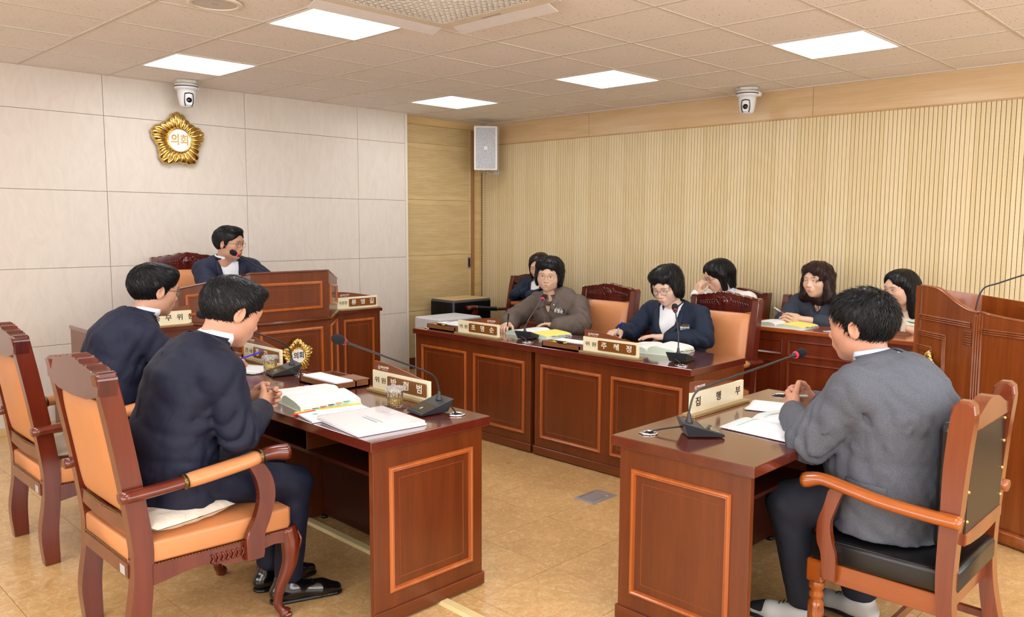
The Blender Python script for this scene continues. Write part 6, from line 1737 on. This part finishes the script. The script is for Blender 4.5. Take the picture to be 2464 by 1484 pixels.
# ---- cushions on the orange chairs
def pillow(loc, rz, label, sx, sy, th):
    t = thing('cushion', label, 'cushion', loc, rz); V = []; F = []; n = 20
    for side in (1, -1):
        for j in range(n+1):
            for i in range(n+1):
                u, v = 2*i/n-1, 2*j/n-1; h = th*((1-abs(u)**3)*(1-abs(v)**3))**.6+.002*sin(14*u+5*v)*(1-abs(u))
                V.append((u*sx*(1-.05*v*v), v*sy*(1-.05*u*u), th+side*max(h, .001)*1.0))
    m_ = (n+1)**2
    for sd in (0, 1):
        for j in range(n):
            for i in range(n):
                q = [sd*m_+j*(n+1)+i, sd*m_+j*(n+1)+i+1, sd*m_+(j+1)*(n+1)+i+1, sd*m_+(j+1)*(n+1)+i]; F.append(q if sd == 0 else q[::-1])
    G().grid_cloud(V, F).done('pillow', cloth('pillow_cream', '#e6dccd', .8, .03, 200, fold=.5, fs=14), t)
    g = G(); g.tube([(-sx*.5, -sy*.2, 2*th*.93), (-sx*.2, sy*.3, 2*th*.97), (sx*.2, -.0, 2*th*1.0), (sx*.5, sy*.35, 2*th*.93)], .0012, 4); g.done('embroidery', plain('thread_orange', '#c8742c', .7), t)
pillow((-.55, -3.09, .455), radians(12), 'cream cushion under the nearer suited man', .170, .195, .042)
pillow((-.44, -1.82, .452), radians(-3), 'cream cushion under the suited man with glasses', .175, .215, .032)

# ================================================================== CLOTHING DETAILS (children of the people)
def rel(s, name, M=None): pass
def up3(z): return np.array([0, 0, z])
def pin(s, p, kind='flower', r=.011):
    q = on_cloth(s, p, .003); M = basis(-Vector(s['lat']), (0, 0, 1), Vector(s['fw']), q) if False else basis(Vector(s['lat']), (0, 0, 1), Vector(s['fw']), q)
    g = G()
    if kind == 'flower':
        for k in range(5):
            a = pi/2+2*pi*k/5; g.lathe([(0, .003), (r*.42, .002), (r*.5, 0)], 10, M @ Matrix.Translation((r*.55*cos(a), r*.55*sin(a), 0)), cap=False)
        g.lathe([(0, .0036), (r*.5, .002)], 10, M, cap=False); g.done('lapel_pin', plain('pin_cream', '#f2ead2', .3), s['body'])
    else: g.lathe([(0, .004), (r*.7, .003), (r, 0)], 14, M, cap=False).done('button', plain('pearl_button', '#d8d2c6', .2, .4), s['body'])
pin(sC, (1.285, -.30, 1.155)); pin(sW, (2.9, -1.875, .93)); pin(sV, (2.9, -2.99, .92))
for z in (.955, .875, .79): pin(sW, (2.9, -1.80-.0*z, z), 'b', .006)
def cpatch(s, c, w, h, name, mat, off=.004, th=.002, rot=0, thick=None):
    c = np.array(c, float)-np.array(s['at'], float); l = s['lat']; u = np.array([0, 0, 1.]); l2 = l*cos(rot)+u*sin(rot); u2 = -l*sin(rot)+u*cos(rot)
    return patch(s, s['J'], quadrows(c-l2*w/2-u2*h/2, c+l2*w/2-u2*h/2, c+l2*w/2+u2*h/2, c-l2*w/2+u2*h/2, 5, 4), s['fw'], off, name, mat, s['body'], th)
# taupe blouse: placket, pocket flap, pocket, name brooch, collar points
cpatch(sW, (2.9, -1.80, .86), .030, .24, 'placket', c_taupe, .004, .003)
cpatch(sW, (2.9, -1.905, .835), .105, .012, 'pocket_flap', c_taupe, .005, .003); cpatch(sW, (2.9, -1.905, .80), .105, .07, 'pocket', c_taupe, .004, .002)
pin(sW, (2.9, -1.905, .828), 'b', .006)
def badge(s, c, w, h, lines, rz_tilt=0, bg='#eceff0', top=None):
    q = on_cloth(s, c, .011); M = basis(Vector(s['lat']), (0, 0, 1), Vector(s['fw']), q) @ Matrix.Rotation(rz_tilt, 4, 'Z')
    b = G().prism(rrect(w/2, h/2, .002, 3), 0, .002, 'xy', M=M).done('name_badge', plain('badge_'+bg[1:], bg, .35), s['body'])
    if top: G().prism([(-w/2, h*.5), (-w/2+.002, h*.42), (-w*.1, h*.12), (w/2, h*.08), (w/2, h*.5)], .002, .0026, 'xy', M=M).done('badge_top', plain('badge_top_'+top[1:], top, .4), b)
    for txt, sz, x, y, c_, bd in lines: text(txt, sz, c_, b, M @ Matrix.Translation((x, y, .0027)), bd, .0003)
m_bk = plain('ink_black', '#1a1a20', .5); m_gl = plain('brooch_pale_blue', '#b9c6e6', .4)  # black ink, and pale blue ink for the brooch's small lettering
badge(sV, (2.9, -3.06, .865), .090, .038, [('화순군의회', .010, -.022, -.008, m_bk, .0001), ('주혜정', .016, .020, -.008, m_bk, .0002)], radians(6), top='#5b4a2c')
badge(sE, (3.9, -4.19, .905), .060, .026, [('김현아', .011, 0, -.006, m_bk, .0002)] if False else [], radians(-4), top='#2f8a4e')
q = on_cloth(sW, (2.9, -1.93, .895), .016); M = basis(Vector(sW['lat']), (0, 0, 1), Vector(sW['fw']), q)
br = G().prism([(x*.055, z*.024) for x, z in ((-1, -.9), (1, -.8), (1.05, .3), (.6, .5), (.5, 1), (-.5, 1), (-.6, .4), (-1, .3))], 0, .002, 'xy', .0005, M=M).done('name_brooch', plain('brooch_dark', '#232633', .4), sW['body'])
text('조명순', .033, m_wht, br, M @ Matrix.Translation((0, -.007, .0024)), .0009, .0003); text('화순군의원', .013, m_gl, br, M @ Matrix.Translation((0, .015, .0024)), .0002, .0003)
for sg in (-1, 1):
    c = np.array([2.9, -1.80, 0]); l = sW['lat']
    P_ = [c+l*sg*.045+up3(.99), c+l*sg*.006+up3(.925), c+l*sg*.080+up3(.885), c+l*sg*.105+up3(.965)]
    P_ = [p-np.array(sW['at'], float) for p in P_]; patch(sW, sW['J'], quadrows(*P_, 6, 6), sW['fw'], .006, 'collar_point', c_taupe, sW['jo'], .003)
# near man and witness: pocket flaps, vent, sleeve buttons
def sidepatch(s, c, dirn, w, h, name, mat, off=.004, th=.003, rot=0):
    o = np.array(s['at'], float); c = np.array(c, float)-o; dn = nrm(dirn); u = np.array([0, 0, 1.]); l = nrm(np.cross(u, dn)); l2 = l*cos(rot)+u*sin(rot); u2 = -l*sin(rot)+u*cos(rot)
    return patch(s, s['J'], quadrows(c-l2*w/2-u2*h/2, c+l2*w/2-u2*h/2, c+l2*w/2+u2*h/2, c-l2*w/2+u2*h/2, 7, 4), dn, off, name, mat, s['jo'], th)
sidepatch(sN, (-.47, -3.24, .64), (0, -1, 0), .15, .05, 'pocket_flap', c_black, rot=radians(6))
sidepatch(sR, (1.12, -5.05, .64), (-1, 0, 0), .15, .045, 'pocket_flap', c_grey, rot=radians(-4))
for s_, mt in ((sN, c_black), (sR, c_grey)):
    d = -s_['fw']; c = np.array(s_['waist'], float)
    sidepatch(s_, c+np.array([0, 0, .08]), d, .004, .50, 'back_seam', mt, .0015, .002)
for k in range(3):
    g = G(); p = Vector((-.215+.016*k, -3.155-.0*k, .752+.004*k))-Vector(sN['at']); g.lathe([(0, .003), (.005, .002), (.006, 0)], 10, lookM(p, p+Vector((.1, -1, -.2)))).done('sleeve_button', m_black, sN['body'])
# tie of the far man, necklaces
G().tube([tuple(Vector(p)-Vector(sF['at'])) for p in [(-.075, -1.80, 1.065), (-.065, -1.80, 1.03), (-.09, -1.80, .96)]], [(.006, .018), (.006, .026), (.006, .034)], 6, flat=((1, 0, .2), 1)).done('tie', plain('tie_maroon', '#5a1f2c', .6), sF['body'])
